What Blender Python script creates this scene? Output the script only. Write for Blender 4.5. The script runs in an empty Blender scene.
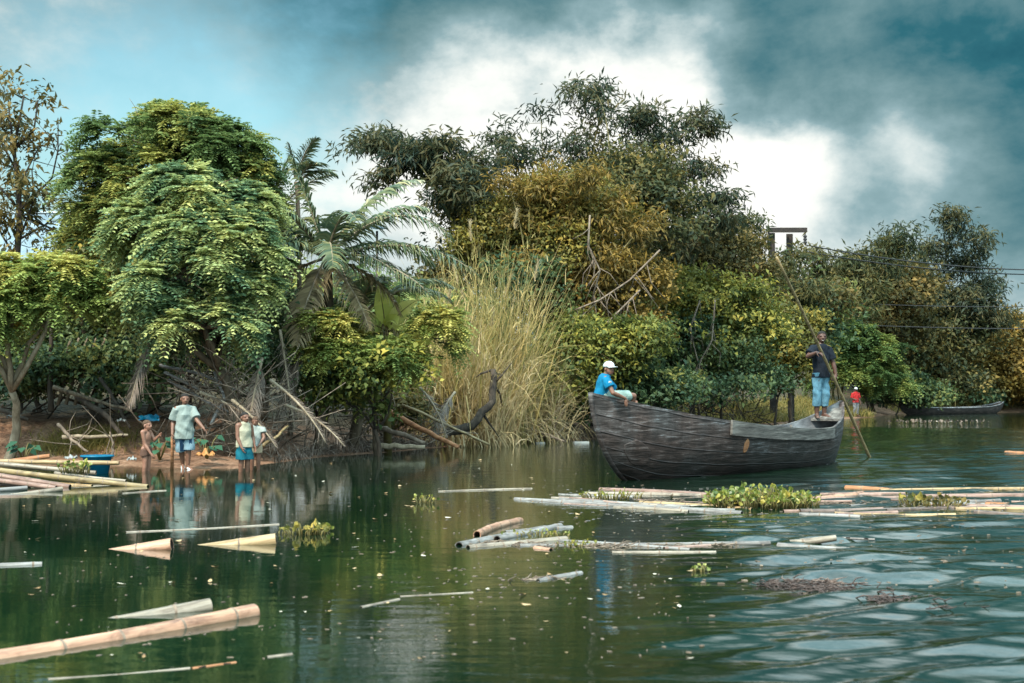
import bpy, math, random
import numpy as np
from mathutils import Vector, Matrix
PI = math.pi
sc = bpy.context.scene
C = bpy.context.scene.collection
rng = np.random.default_rng(7)
random.seed(7)
R = math.radians

# ------------------------------------------------------------------ camera
F = 1300.0
HC = 1.40
PITCH = math.atan((396 - 341.5) / F)
cam = bpy.data.cameras.new('camera'); camo = bpy.data.objects.new('camera', cam); C.objects.link(camo)
camo.location = (0, 0, HC); camo.rotation_euler = (PI / 2 + PITCH, 0, 0)
cam.sensor_width = 36; cam.lens = F / 1024 * 36; cam.clip_start = 0.1; cam.clip_end = 6000
cam.dof.use_dof = True; cam.dof.focus_distance = 25; cam.dof.aperture_fstop = 3.2
sc.camera = camo

def ray(px, py):
    u = (px - 512) / F; v = (341.5 - py) / F
    c, s = math.cos(PITCH), math.sin(PITCH)
    return np.array([u, c - v * s, s + v * c])
def W(px, py, d):
    r = ray(px, py); return np.array([0, 0, HC]) + r * (d / r[1])
def G(px, py, z=0.0):
    r = ray(px, py); t = (z - HC) / r[2]; return np.array([0, 0, HC]) + r * t

# ------------------------------------------------------------------ object helpers
def tag(o, label=None, cat=None, group=None, kind=None):
    if label: o['label'] = label
    if cat: o['category'] = cat
    if group: o['group'] = group
    if kind: o['kind'] = kind
    return o
def empty(name, loc, label=None, cat=None, group=None):
    o = bpy.data.objects.new(name, None); C.objects.link(o); o.location = Vector(loc)
    o.empty_display_size = 0.2
    return tag(o, label, cat, group)
def link(name, me, mats, parent=None, loc=None):
    o = bpy.data.objects.new(name, me); C.objects.link(o)
    for m in (mats if isinstance(mats, (list, tuple)) else [mats]): me.materials.append(m)
    if parent is not None: o.parent = parent
    if loc is not None: o.location = Vector(loc)
    return o

def frame(d):
    d = np.asarray(d, float); d = d / (np.linalg.norm(d) + 1e-12)
    a = np.array([0, 0, 1.0]) if abs(d[2]) < 0.9 else np.array([1.0, 0, 0])
    u = np.cross(a, d); u /= np.linalg.norm(u); v = np.cross(d, u)
    return u, v, d
def nrm(a):
    a = np.asarray(a, float); return a / (np.linalg.norm(a, axis=-1, keepdims=True) + 1e-12)

class MB:
    """collects solid shapes and links them as one mesh object"""
    def __init__(s): s.v = []; s.f = []; s.m = []
    def add(s, vs, fs, m=0):
        b = len(s.v); s.v.extend([tuple(map(float, p)) for p in vs])
        for f in fs: s.f.append(tuple(b + i for i in f)); s.m.append(m)
    def rings(s, rs, m=0, cap=True, close=False):
        n = len(rs[0]); vs = [p for r in rs for p in r]; fs = []
        for i in range(len(rs) - 1):
            for j in range(n):
                k = (j + 1) % n
                fs.append((i * n + j, i * n + k, (i + 1) * n + k, (i + 1) * n + j))
        if cap:
            fs.append(tuple(range(n))[::-1]); fs.append(tuple((len(rs) - 1) * n + j for j in range(n)))
        s.add(vs, fs, m)
    def tube(s, pts, rad, n=7, m=0, cap=True, wob=0.0):
        pts = [np.asarray(p, float) for p in pts]; k = len(pts)
        if np.isscalar(rad): rad = [rad] * k
        rs = []; u = None
        for i, p in enumerate(pts):
            t = pts[min(i + 1, k - 1)] - pts[max(i - 1, 0)]; t = t / (np.linalg.norm(t) + 1e-9)
            if u is None: u = frame(t)[0]
            else:
                u = u - t * np.dot(u, t); u = u / (np.linalg.norm(u) + 1e-9)
            v = np.cross(t, u)
            rs.append([p + (u * math.cos(a) + v * math.sin(a)) * rad[i] * (1 + wob * random.uniform(-1, 1)) for a in [2 * PI * j / n for j in range(n)]])
        s.rings(rs, m, cap)
    def rcone(s, a, b, ra, rb, n=14):
        a = np.asarray(a, float); b = np.asarray(b, float); u, v, d = frame(b - a); rs = []
        for th in (-88, -60, -30, 0):
            rs.append((a + d * ra * math.sin(R(th)), ra * math.cos(R(th))))
        for th in (0, 30, 60, 88):
            rs.append((b + d * rb * math.sin(R(th)), rb * math.cos(R(th))))
        s.rings([[c + (u * math.cos(2 * PI * j / n) + v * math.sin(2 * PI * j / n)) * r for j in range(n)] for c, r in rs])
    def ell(s, c, ax, ay, az, n=16):
        """ellipsoid with three half-axis vectors"""
        c, ax, ay, az = [np.asarray(q, float) for q in (c, ax, ay, az)]; rs = []
        for th in np.linspace(-88, 88, 11):
            rs.append([c + az * math.sin(R(th)) + (ax * math.cos(2 * PI * j / n) + ay * math.sin(2 * PI * j / n)) * math.cos(R(th)) for j in range(n)])
        s.rings(rs)
    def box(s, c, ax, ay, az, m=0):
        c, ax, ay, az = [np.asarray(q, float) for q in (c, ax, ay, az)]
        vs = [c + ax * i + ay * j + az * k for k in (-1, 1) for j in (-1, 1) for i in (-1, 1)]
        s.add(vs, [(0, 2, 3, 1), (4, 5, 7, 6), (0, 1, 5, 4), (2, 6, 7, 3), (0, 4, 6, 2), (1, 3, 7, 5)], m)
    def mesh(s, name, org=(0, 0, 0), smooth=True):
        me = bpy.data.meshes.new(name); o = np.asarray(org, float)
        me.from_pydata([(p[0] - o[0], p[1] - o[1], p[2] - o[2]) for p in s.v], [], s.f)
        me.polygons.foreach_set('material_index', s.m)
        me.polygons.foreach_set('use_smooth', [smooth] * len(s.f)); me.update()
        return me
    def build(s, name, mats, parent=None, org=(0, 0, 0), smooth=True, loc=None):
        return link(name, s.mesh(name, org, smooth), mats, parent, loc)

class LB:
    """collects leaf faces (numpy quads) with a tint value each"""
    def __init__(s): s.q = []; s.t = []
    def quads(s, q, t):
        s.q.append(np.asarray(q, np.float32)); s.t.append(np.broadcast_to(np.asarray(t, np.float32), (len(q),)))
    def leaves(s, P, D, N, L, Wd, t, fold=0.25):
        D = nrm(D); S = nrm(np.cross(D, N)); N2 = np.cross(S, D)
        L = np.broadcast_to(L, (len(P),))[:, None]; Wd = np.broadcast_to(Wd, (len(P),))[:, None]
        tip = P + D * L - N2 * L * 0.12
        mid = P + D * L * 0.45 + N2 * Wd * fold
        q = np.stack([P, mid + S * Wd * 0.5, tip, mid - S * Wd * 0.5], 1)
        s.quads(q, t)
    def strips(s, P, D, L, Wd, droop, t, seg=3, side=None, taper=1.0):
        """bent blades: start at P along D, sag by droop"""
        D = nrm(D); n = len(P); L = np.broadcast_to(L, (n,))[:, None]; Wd = np.broadcast_to(Wd, (n,))[:, None]
        dr = np.broadcast_to(droop, (n,))[:, None]
        if side is None:
            side = np.cross(D, np.array([0, 0, 1.0]) + rng.normal(0, .3, (n, 3)))
        S = nrm(side); pos = P.copy(); d = D.copy(); prev = None
        for i in range(seg + 1):
            w = Wd * (0.5 * max(0.06, 1 - taper * (i / seg) ** 1.6))
            a, b = pos - S * w, pos + S * w
            if prev is not None: s.quads(np.stack([prev[0], a, b, prev[1]], 1), t)
            prev = (a, b)
            pos = pos + d * L / seg
            d = nrm(d - np.array([0, 0, 1.0]) * dr / seg)
    def count(s): return sum(len(q) for q in s.q)
    def build(s, name, mat, parent=None, org=(0, 0, 0), extra=None, mats2=None, loc=None):
        q = np.concatenate(s.q) - np.asarray(org, np.float32); t = np.concatenate(s.t)
        v = q.reshape(-1, 3); n = len(q)
        li = np.arange(4 * n, dtype=np.int32); ls = np.arange(n, dtype=np.int32) * 4; mi = np.zeros(n, np.int32); tt = t
        ev = None
        if extra is not None and extra.v:            # solid shapes (stems) joined into the same mesh, second material
            e = np.asarray(extra.v, np.float32) - np.asarray(org, np.float32)
            fl = np.array([len(f) for f in extra.f], np.int32)
            el = np.concatenate([np.asarray(f, np.int32) for f in extra.f]) + len(v)
            ls = np.concatenate([ls, 4 * n + np.concatenate([[0], np.cumsum(fl)[:-1]]).astype(np.int32)])
            li = np.concatenate([li, el]); v = np.concatenate([v, e]); mi = np.concatenate([mi, np.ones(len(fl), np.int32)])
            tt = np.concatenate([t, np.full(len(fl), .5, np.float32)])
        me = bpy.data.meshes.new(name)
        me.vertices.add(len(v)); me.vertices.foreach_set('co', v.astype(np.float32).ravel())
        me.loops.add(len(li)); me.loops.foreach_set('vertex_index', li)
        me.polygons.add(len(ls)); me.polygons.foreach_set('loop_start', ls)
        me.polygons.foreach_set('material_index', mi)
        a = me.attributes.new('tint', 'FLOAT', 'FACE'); a.data.foreach_set('value', tt.astype(np.float32))
        me.update(calc_edges=True)
        return link(name, me, [mat] + ([mats2] if mats2 else []), parent, loc)

# ------------------------------------------------------------------ materials
def newmat(name):
    m = bpy.data.materials.new(name); m.use_nodes = True; nt = m.node_tree; nt.nodes.clear()
    out = nt.nodes.new('ShaderNodeOutputMaterial'); return m, nt, out
def N(nt, typ, **kw):
    n = nt.nodes.new(typ)
    for k, v in kw.items():
        if k.startswith('i_'):
            n.inputs[k[2:].replace('_', ' ')].default_value = v
        elif k.startswith('n_'): n.inputs[int(k[2:])].default_value = v
        else: setattr(n, k, v)
    return n
def ramp(nt, stops):
    r = nt.nodes.new('ShaderNodeValToRGB'); e = r.color_ramp.elements
    while len(e) < len(stops): e.new(0.5)
    for i, (p, c) in enumerate(stops): e[i].position = p; e[i].color = (*c, 1)
    return r
def leafmat(name, cols, trans=0.35, rough=0.55, spec=0.25):
    m, nt, out = newmat(name)
    at = N(nt, 'ShaderNodeAttribute', attribute_name='tint')
    k = len(cols); rp = ramp(nt, [(i / (k - 1), c) for i, c in enumerate(cols)])
    nt.links.new(at.outputs['Fac'], rp.inputs[0])
    b = N(nt, 'ShaderNodeBsdfPrincipled', i_Roughness=rough); b.inputs['Specular IOR Level'].default_value = spec
    tr = N(nt, 'ShaderNodeBsdfTranslucent'); mx = N(nt, 'ShaderNodeMixShader', n_0=trans)
    nt.links.new(rp.outputs[0], b.inputs['Base Color']); nt.links.new(rp.outputs[0], tr.inputs[0])
    nt.links.new(b.outputs[0], mx.inputs[1]); nt.links.new(tr.outputs[0], mx.inputs[2]); nt.links.new(mx.outputs[0], out.inputs[0])
    return m
def surf(name, cols, scale=(6, 6, 6), rough=0.8, bump=0.3, detail=6, spec=0.25, dist=0.0, bscale=None, metallic=0.0, bdist=0.02):
    """noise-mottled surface in the object's own coordinates"""
    m, nt, out = newmat(name); L = nt.links.new
    tc = N(nt, 'ShaderNodeTexCoord'); mp = N(nt, 'ShaderNodeMapping'); mp.inputs['Scale'].default_value = scale
    L(tc.outputs['Object'], mp.inputs[0])
    ns = N(nt, 'ShaderNodeTexNoise', i_Scale=1.0, i_Detail=detail, i_Roughness=0.62, i_Distortion=dist); L(mp.outputs[0], ns.inputs[0])
    k = len(cols); rp = ramp(nt, [(0.3 + 0.4 * i / max(1, k - 1), c) for i, c in enumerate(cols)]); L(ns.outputs[0], rp.inputs[0])
    b = N(nt, 'ShaderNodeBsdfPrincipled', i_Roughness=rough, i_Metallic=metallic); b.inputs['Specular IOR Level'].default_value = spec
    L(rp.outputs[0], b.inputs['Base Color'])
    n2 = N(nt, 'ShaderNodeTexNoise', i_Scale=bscale or 2.5, i_Detail=5.0); L(mp.outputs[0], n2.inputs[0])
    bp = N(nt, 'ShaderNodeBump', i_Strength=bump, i_Distance=bdist); L(n2.outputs[0], bp.inputs['Height']); L(bp.outputs[0], b.inputs['Normal'])
    L(b.outputs[0], out.inputs[0]); return m

M = {}
M['bark'] = surf('bark', [(.03, .022, .016), (.10, .075, .05), (.17, .13, .09)], (9, 9, 2.5), .9, .6)
M['bark_dark'] = surf('bark_dark', [(.012, .010, .009), (.04, .03, .022), (.08, .06, .045)], (9, 9, 2.5), .9, .6)
M['bark_pale'] = surf('bark_pale', [(.12, .09, .06), (.24, .19, .13), (.33, .27, .2)], (9, 9, 2.5), .9, .5)
M['culm'] = surf('culm', [(.07, .055, .02), (.12, .10, .035), (.18, .14, .05)], (4, 4, 2), .5, .1)
M['dead'] = surf('dead_wood', [(.06, .045, .035), (.16, .12, .09), (.27, .21, .16)], (8, 8, 3), .9, .4)
M['rust'] = surf('red_brown_wood', [(.14, .055, .025), (.30, .13, .06), (.42, .22, .11)], (3, 20, 20), .7, .3)
M['feather'] = leafmat('feathery_leaf', [(.05, .11, .065), (.14, .22, .11), (.31, .37, .15), (.60, .56, .20)])
M['feather_olive'] = leafmat('olive_feathery_leaf', [(.05, .10, .045), (.14, .20, .065), (.27, .29, .085), (.48, .43, .11)])
M['yellowgreen'] = leafmat('yellow_green_leaf', [(.09, .15, .05), (.23, .29, .075), (.41, .41, .11), (.56, .46, .13)])
M['brownleaf'] = leafmat('brown_olive_leaf', [(.035, .042, .018), (.10, .085, .028), (.18, .125, .035), (.28, .18, .05)])
M['bamboo'] = leafmat('bamboo_leaf', [(.025, .042, .024), (.07, .08, .032), (.16, .13, .04), (.28, .19, .05)])
M['bamboo_teal'] = leafmat('dark_bamboo_leaf', [(.016, .036, .030), (.048, .064, .036), (.12, .10, .038), (.24, .16, .046)])
M['ochre'] = leafmat('ochre_leaf', [(.055, .065, .02), (.16, .15, .034), (.30, .225, .045), (.46, .33, .07)])
M['orange'] = leafmat('orange_brown_leaf', [(.055, .05, .018), (.17, .12, .03), (.31, .19, .04), (.46, .29, .06)])
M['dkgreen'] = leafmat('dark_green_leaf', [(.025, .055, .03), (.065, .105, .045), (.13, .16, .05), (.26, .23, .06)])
M['midgreen'] = leafmat('mid_green_leaf', [(.035, .062, .02), (.12, .14, .034), (.28, .26, .05), (.48, .38, .075)])
M['layer'] = leafmat('layered_green_leaf', [(.03, .065, .024), (.085, .14, .042), (.19, .24, .06), (.32, .33, .09)])
M['palm'] = leafmat('palm_leaf', [(.03, .062, .045), (.08, .12, .065), (.18, .19, .085), (.36, .30, .13)], .2, .4, .4)
M['palm_dry'] = leafmat('dry_palm_leaf', [(.09, .065, .035), (.20, .15, .08), (.30, .23, .12), (.36, .29, .17)], .2)
M['dry'] = leafmat('dry_grey_brown_leaf', [(.05, .038, .03), (.11, .085, .065), (.19, .145, .115), (.26, .2, .16)], .1)
M['reed'] = leafmat('reed_blade', [(.11, .13, .045), (.30, .25, .085), (.48, .35, .14), (.58, .43, .23)])
M['reed_dry'] = leafmat('dry_reed_blade', [(.22, .15, .075), (.38, .28, .14), (.50, .38, .2), (.58, .46, .28)])
M['plume'] = leafmat('reed_plume', [(.38, .29, .17), (.50, .39, .23), (.58, .47, .3)], .3)
M['banana'] = leafmat('banana_leaf', [(.16, .24, .06), (.32, .38, .09), (.55, .52, .11), (.62, .58, .2)], .4, .4, .4)
M['hyacinth'] = leafmat('water_hyacinth_leaf', [(.05, .085, .018), (.14, .17, .034), (.27, .26, .05), (.40, .30, .06)], .3, .35, .4)
M['taro'] = leafmat('taro_leaf', [(.02, .07, .045), (.04, .11, .06), (.06, .14, .07)], .2)
M['grass'] = leafmat('bank_grass', [(.07, .08, .02), (.15, .13, .035), (.24, .18, .05), (.30, .21, .07)])
M['floatleaf'] = leafmat('fallen_leaf', [(.16, .09, .04), (.34, .22, .10), (.45, .37, .26), (.5, .48, .42)], .05)
def bam(name, a, b, c, rough=.45):
    """bamboo skin: fine streaks along the pole, blotches and grey scuffs"""
    m, nt, out = newmat(name); L = nt.links.new
    tc = N(nt, 'ShaderNodeTexCoord'); mp = N(nt, 'ShaderNodeMapping'); mp.inputs['Scale'].default_value = (1.8, 30, 30); L(tc.outputs['Object'], mp.inputs[0])
    ns = N(nt, 'ShaderNodeTexNoise', i_Scale=1.0, i_Detail=6.0, i_Roughness=.7); L(mp.outputs[0], ns.inputs[0])
    mp2 = N(nt, 'ShaderNodeMapping'); mp2.inputs['Scale'].default_value = (3.2, 9, 9); L(tc.outputs['Object'], mp2.inputs[0])
    n2 = N(nt, 'ShaderNodeTexNoise', i_Scale=1.0, i_Detail=5.0, i_Roughness=.65, i_Distortion=.6); L(mp2.outputs[0], n2.inputs[0])
    rp = ramp(nt, [(.32, a), (.5, b), (.68, c)]); L(ns.outputs[0], rp.inputs[0])
    r2 = ramp(nt, [(.32, (.22, .19, .18)), (.43, (.62, .58, .56)), (.53, (.95, .93, .92)), (.62, (1, 1, 1)), (.72, (.72, .74, .76))]); L(n2.outputs[0], r2.inputs[0])
    mx = N(nt, 'ShaderNodeMix', data_type='RGBA', blend_type='MULTIPLY'); mx.inputs[0].default_value = .85; L(rp.outputs[0], mx.inputs[6]); L(r2.outputs[0], mx.inputs[7])
    b_ = N(nt, 'ShaderNodeBsdfPrincipled', i_Roughness=rough); b_.inputs['Specular IOR Level'].default_value = .35; L(mx.outputs[2], b_.inputs['Base Color'])
    bp = N(nt, 'ShaderNodeBump', i_Strength=.35, i_Distance=.01); L(ns.outputs[0], bp.inputs['Height']); L(bp.outputs[0], b_.inputs['Normal']); L(b_.outputs[0], out.inputs[0]); return m
M['b_tan'] = bam('tan_bamboo', (.19, .12, .055), (.33, .22, .11), (.43, .31, .165))
M['b_orange'] = bam('orange_bamboo', (.24, .115, .07), (.40, .22, .138), (.52, .32, .215))
M['b_pink'] = bam('pink_brown_bamboo', (.135, .075, .056), (.24, .145, .112), (.35, .235, .19))
M['b_grey'] = bam('grey_bamboo', (.085, .077, .07), (.175, .16, .15), (.30, .285, .265))
M['b_olive'] = bam('olive_bamboo', (.12, .09, .045), (.25, .18, .085), (.37, .28, .14))
M['b_pale'] = bam('pale_bamboo', (.12, .09, .066), (.22, .18, .135), (.35, .295, .235))
M['b_dark'] = bam('wet_dark_bamboo', (.05, .035, .028), (.11, .075, .06), (.22, .15, .12), .3)
M['b_node'] = surf('bamboo_node', [(.10, .07, .05), (.26, .19, .14)], (30, 30, 30), .7, .2)
M['b_in'] = surf('bamboo_hollow', [(.012, .008, .006), (.03, .02, .014)], (20, 20, 20), .9, .2)
# ------------------------------------------------------------------ sky and light
SUN_EL, SUN_AZ = R(50), R(205)      # azimuth clockwise from +Y: behind the camera, to the left
def make_world():
    w = bpy.data.worlds.new('World'); sc.world = w; w.use_nodes = True; nt = w.node_tree; nt.nodes.clear(); L = nt.links.new
    out = nt.nodes.new('ShaderNodeOutputWorld')
    sky = N(nt, 'ShaderNodeTexSky', sky_type='NISHITA', sun_disc=False, sun_elevation=SUN_EL, sun_rotation=SUN_AZ)
    bg1 = N(nt, 'ShaderNodeBackground', i_Strength=0.12)
    tint = N(nt, 'ShaderNodeMix', data_type='RGBA', blend_type='MULTIPLY'); tint.inputs[0].default_value = 1
    tint.inputs[7].default_value = (0.86, 1.15, .92, 1); L(sky.outputs[0], tint.inputs[6]); L(tint.outputs[2], bg1.inputs[0])
    tc = N(nt, 'ShaderNodeTexCoord'); D = tc.outputs['Generated']
    # warp the direction with noise so that cloud masses get ragged edges
    st = N(nt, 'ShaderNodeMapping'); st.inputs['Scale'].default_value = (1, 1, 1.5); L(D, st.inputs[0])
    n1 = N(nt, 'ShaderNodeTexNoise', i_Scale=5.5, i_Detail=7.0, i_Roughness=.58); L(st.outputs[0], n1.inputs[0])
    sb = N(nt, 'ShaderNodeVectorMath', operation='SUBTRACT'); sb.inputs[1].default_value = (.5, .5, .5); L(n1.outputs[1], sb.inputs[0])
    sl = N(nt, 'ShaderNodeVectorMath', operation='SCALE'); sl.inputs['Scale'].default_value = 0.12; L(sb.outputs[0], sl.inputs[0])
    ad = N(nt, 'ShaderNodeVectorMath', operation='ADD'); L(D, ad.inputs[0]); L(sl.outputs[0], ad.inputs[1]); DW = ad.outputs[0]
    n2 = N(nt, 'ShaderNodeTexNoise', i_Scale=7.0, i_Detail=9.0, i_Roughness=.60, i_Distortion=.12); L(st.outputs[0], n2.inputs[0])
    def blobs(items, start):
        acc = start
        for px, py, r, s in items:
            c = nrm(ray(px, py))
            d = N(nt, 'ShaderNodeVectorMath', operation='DISTANCE'); L(DW, d.inputs[0]); d.inputs[1].default_value = tuple(c)
            q = N(nt, 'ShaderNodeMath', operation='DIVIDE'); L(d.outputs['Value'], q.inputs[0]); q.inputs[1].default_value = r / F
            p = N(nt, 'ShaderNodeMath', operation='POWER'); L(q.outputs[0], p.inputs[0]); p.inputs[1].default_value = 2.4
            g = N(nt, 'ShaderNodeMath', operation='MULTIPLY'); L(p.outputs[0], g.inputs[0]); g.inputs[1].default_value = -1
            e = N(nt, 'ShaderNodeMath', operation='EXPONENT'); L(g.outputs[0], e.inputs[0])
            a = N(nt, 'ShaderNodeMath', operation='MULTIPLY_ADD'); L(e.outputs[0], a.inputs[0]); a.inputs[1].default_value = s
            if isinstance(acc, float): a.inputs[2].default_value = acc
            else: L(acc, a.inputs[2])
            acc = a.outputs[0]
        return acc
    bright = blobs([(560, 130, 150, .36), (420, 190, 130, .30), (660, 75, 100, .30), (640, 200, 120, .26), (765, 165, 60, .42), (480, 60, 70, .12), (860, 60, 50, .12), (960, 130, 40, .14), (820, 150, 40, .10), (930, 210, 50, .12),
                    (720, 250, 110, .3), (895, 140, 40, .34), (150, 250, 200, .25), (960, 255, 110, .12), (240, 50, 60, .16),
                    (985, 60, 140, -.20), (850, 40, 80, -.13), (800, 115, 55, -.16), (735, 112, 52, -.60), (900, 225, 60, -.12), (985, 180, 80, -.18), (870, 270, 70, .16),
                    (620, -15, 85, -.62), (740, -10, 80, -.45), (480, -10, 80, -.55), (340, -5, 100, -.30), (220, 0, 80, -.12), (1150, 150, 190, -.16)], 0.57)
    m = N(nt, 'ShaderNodeMath', operation='MULTIPLY_ADD'); L(n2.outputs[0], m.inputs[0]); m.inputs[1].default_value = 1.25
    of = N(nt, 'ShaderNodeMath', operation='ADD'); L(bright, of.inputs[0]); of.inputs[1].default_value = -0.645; L(of.outputs[0], m.inputs[2])
    rp = ramp(nt, [(0.0, (.010, .085, .125)), (.18, (.03, .145, .185)), (.38, (.15, .275, .30)), (.55, (.27, .41, .44)), (.72, (.58, .68, .68)), (.86, (.88, .91, .87)), (1.0, (1.0, 1.0, .95))])
    sz0 = N(nt, 'ShaderNodeSeparateXYZ'); L(D, sz0.inputs[0])
    o2 = N(nt, 'ShaderNodeMapRange', interpolation_type='SMOOTHSTEP'); L(sz0.outputs[2], o2.inputs[0]); o2.inputs[1].default_value = .31; o2.inputs[2].default_value = .5; o2.inputs[3].default_value = 0; o2.inputs[4].default_value = .20
    m3 = N(nt, 'ShaderNodeMath', operation='ADD'); L(m.outputs[0], m3.inputs[0]); L(o2.outputs[0], m3.inputs[1])
    m4 = N(nt, 'ShaderNodeMath', operation='MULTIPLY_ADD'); L(m3.outputs[0], m4.inputs[0]); m4.inputs[1].default_value = .88; m4.inputs[2].default_value = .05; L(m4.outputs[0], rp.inputs[0])
    sz = N(nt, 'ShaderNodeSeparateXYZ'); L(D, sz.inputs[0])
    # sky strength raised overhead, and behind the camera as added fill light
    ov = N(nt, 'ShaderNodeMapRange', interpolation_type='SMOOTHSTEP'); L(sz.outputs[2], ov.inputs[0]); ov.inputs[1].default_value = .30; ov.inputs[2].default_value = .58; ov.inputs[3].default_value = 0; ov.inputs[4].default_value = 1.0
    bk = N(nt, 'ShaderNodeMapRange', interpolation_type='SMOOTHSTEP'); L(sz.outputs[1], bk.inputs[0]); bk.inputs[1].default_value = .2; bk.inputs[2].default_value = -.6; bk.inputs[3].default_value = 0; bk.inputs[4].default_value = 1.1
    s1 = N(nt, 'ShaderNodeMath', operation='ADD'); L(ov.outputs[0], s1.inputs[0]); L(bk.outputs[0], s1.inputs[1])
    s2 = N(nt, 'ShaderNodeMath', operation='MULTIPLY_ADD'); L(s1.outputs[0], s2.inputs[0]); s2.inputs[1].default_value = 1.6; s2.inputs[2].default_value = .66
    bg2 = N(nt, 'ShaderNodeBackground', i_Strength=1.0); tb = N(nt, 'ShaderNodeMix', data_type='RGBA', blend_type='MULTIPLY'); L(ov.outputs[0], tb.inputs[0]); L(rp.outputs[0], tb.inputs[6]); tb.inputs[7].default_value = (.80, 1.0, 1.12, 1)
    L(tb.outputs[2], bg2.inputs[0]); L(s2.outputs[0], bg2.inputs[1])
    clear = blobs([(60, 60, 190, .85), (290, 110, 130, .75), (40, 130, 120, .35), (170, 120, 110, .35), (730, 110, 36, .35)], 0.0)
    # haze of thin cloud in the clear part
    tm = N(nt, 'ShaderNodeMath', operation='MULTIPLY_ADD'); L(n2.outputs[0], tm.inputs[0]); tm.inputs[1].default_value = 2.6; tm.inputs[2].default_value = -0.84
    cv = N(nt, 'ShaderNodeMath', operation='SUBTRACT'); L(clear, cv.inputs[0]); L(tm.outputs[0], cv.inputs[1]); cv.use_clamp = True
    tm2 = N(nt, 'ShaderNodeMath', operation='MULTIPLY'); L(cv.outputs[0], tm2.inputs[0]); tm2.inputs[1].default_value = .82; tm2.use_clamp = True
    ms = N(nt, 'ShaderNodeMixShader'); L(tm2.outputs[0], ms.inputs[0]); L(bg2.outputs[0], ms.inputs[1]); L(bg1.outputs[0], ms.inputs[2]); L(ms.outputs[0], out.inputs[0])
    sun = bpy.data.lights.new('sun', 'SUN'); sun.energy = 4.0; sun.angle = R(9); sun.color = (1, .90, .74)
    so = bpy.data.objects.new('sun', sun); C.objects.link(so)
    dv = Vector((math.sin(SUN_AZ) * math.cos(SUN_EL), math.cos(SUN_AZ) * math.cos(SUN_EL), math.sin(SUN_EL)))
    so.rotation_euler = dv.to_track_quat('Z', 'Y').to_euler(); so.location = dv * 50
make_world()
sc.view_settings.view_transform = 'Standard'; sc.view_settings.look = 'None'; sc.view_settings.gamma = 1
sc.view_settings.exposure = 0.74
sc.cycles.max_bounces = 6; sc.cycles.diffuse_bounces = 3; sc.cycles.glossy_bounces = 3; sc.cycles.transmission_bounces = 3; sc.cycles.sample_clamp_indirect = 6

# ------------------------------------------------------------------ ground
SH = np.array([(-1500, 24), (-60, 25), (-20, 26), (-10.7, 26.6), (-8.5, 26.6), (-6.6, 25.5), (-5.3, 25.2), (-4.9, 27.5), (-4.3, 30.2), (-3.2, 32.2), (-1.7, 36.2), (.25, 40), (2.8, 42.5), (7.3, 50),
               (13.4, 65), (20.5, 81), (23.6, 84), (26, 93), (30, 101), (44.8, 114), (90, 124), (300, 132), (1500, 140)], float)
def shore(x, y):
    x = np.asarray(x, float); y = np.asarray(y, float); best = np.full(x.shape, 1e9)
    for a, b in zip(SH[:-1], SH[1:]):
        ab = b - a; t = np.clip(((x - a[0]) * ab[0] + (y - a[1]) * ab[1]) / (ab @ ab), 0, 1)
        best = np.minimum(best, np.hypot(x - a[0] - t * ab[0], y - a[1] - t * ab[1]))
    return np.where(y > np.interp(x, SH[:, 0], SH[:, 1]), best, -best)
def wob(x, y, s, seed=0):
    r = np.random.default_rng(seed); o = 0
    for i in range(7):
        a = r.uniform(0, 2 * PI); k = s * r.uniform(.6, 2.2); o = o + np.sin(k * (x * math.cos(a) + y * math.sin(a)) + r.uniform(0, 6.3))
    return o / 7
def ground(x, y):
    s = shore(x, y) + .35 * wob(x, y, 1.3, 3) * np.clip(shore(x, y) / 2 + .4, .1, 1)
    up = np.interp(s, [0, .5, 1.3, 2.2, 3.4, 6, 15, 40, 200], [0, .05, .12, .42, .78, 1.1, 2.6, 6.0, 9])
    dn = np.interp(-s, [0, .6, 2, 6, 15], [0, -.10, -.25, -1.0, -1.8])
    z = np.where(s > 0, up, dn)
    return z + np.clip(s, 0, 1.5) / 1.5 * (.12 * wob(x, y, 2.6, 5) + .06 * wob(x, y, 7, 6))
def gz(x, y): return float(ground(np.array([x]), np.array([y]))[0])

def axis(lo, hi, a, b, step):
    mid = np.arange(a, b + 1e-6, step)
    k = step; L = [b]; 
    while L[-1] < hi: k *= 1.25; L.append(min(hi, L[-1] + k))
    k = step; Q = [a]
    while Q[-1] > lo: k *= 1.25; Q.append(max(lo, Q[-1] - k))
    return np.concatenate([np.array(Q[1:][::-1]), mid, np.array(L[1:])])
def grid_mesh(name, X, Y, Z):
    ny, nx = X.shape; me = bpy.data.meshes.new(name)
    v = np.stack([X, Y, Z], -1).reshape(-1, 3); i = np.arange(nx * ny).reshape(ny, nx)
    q = np.stack([i[:-1, :-1], i[:-1, 1:], i[1:, 1:], i[1:, :-1]], -1).reshape(-1)
    me.vertices.add(len(v)); me.vertices.foreach_set('co', v.astype(np.float32).ravel())
    me.loops.add(len(q)); me.loops.foreach_set('vertex_index', q.astype(np.int32))
    me.polygons.add(len(q) // 4); me.polygons.foreach_set('loop_start', (np.arange(len(q) // 4) * 4).astype(np.int32))
    me.polygons.foreach_set('use_smooth', np.ones(len(q) // 4, bool)); me.update(calc_edges=True); return me
xs = axis(-1500, 1500, -16, 10, .14); ys = axis(-1500, 1500, 23, 46, .16)
GX, GY = np.meshgrid(xs, ys)
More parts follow.
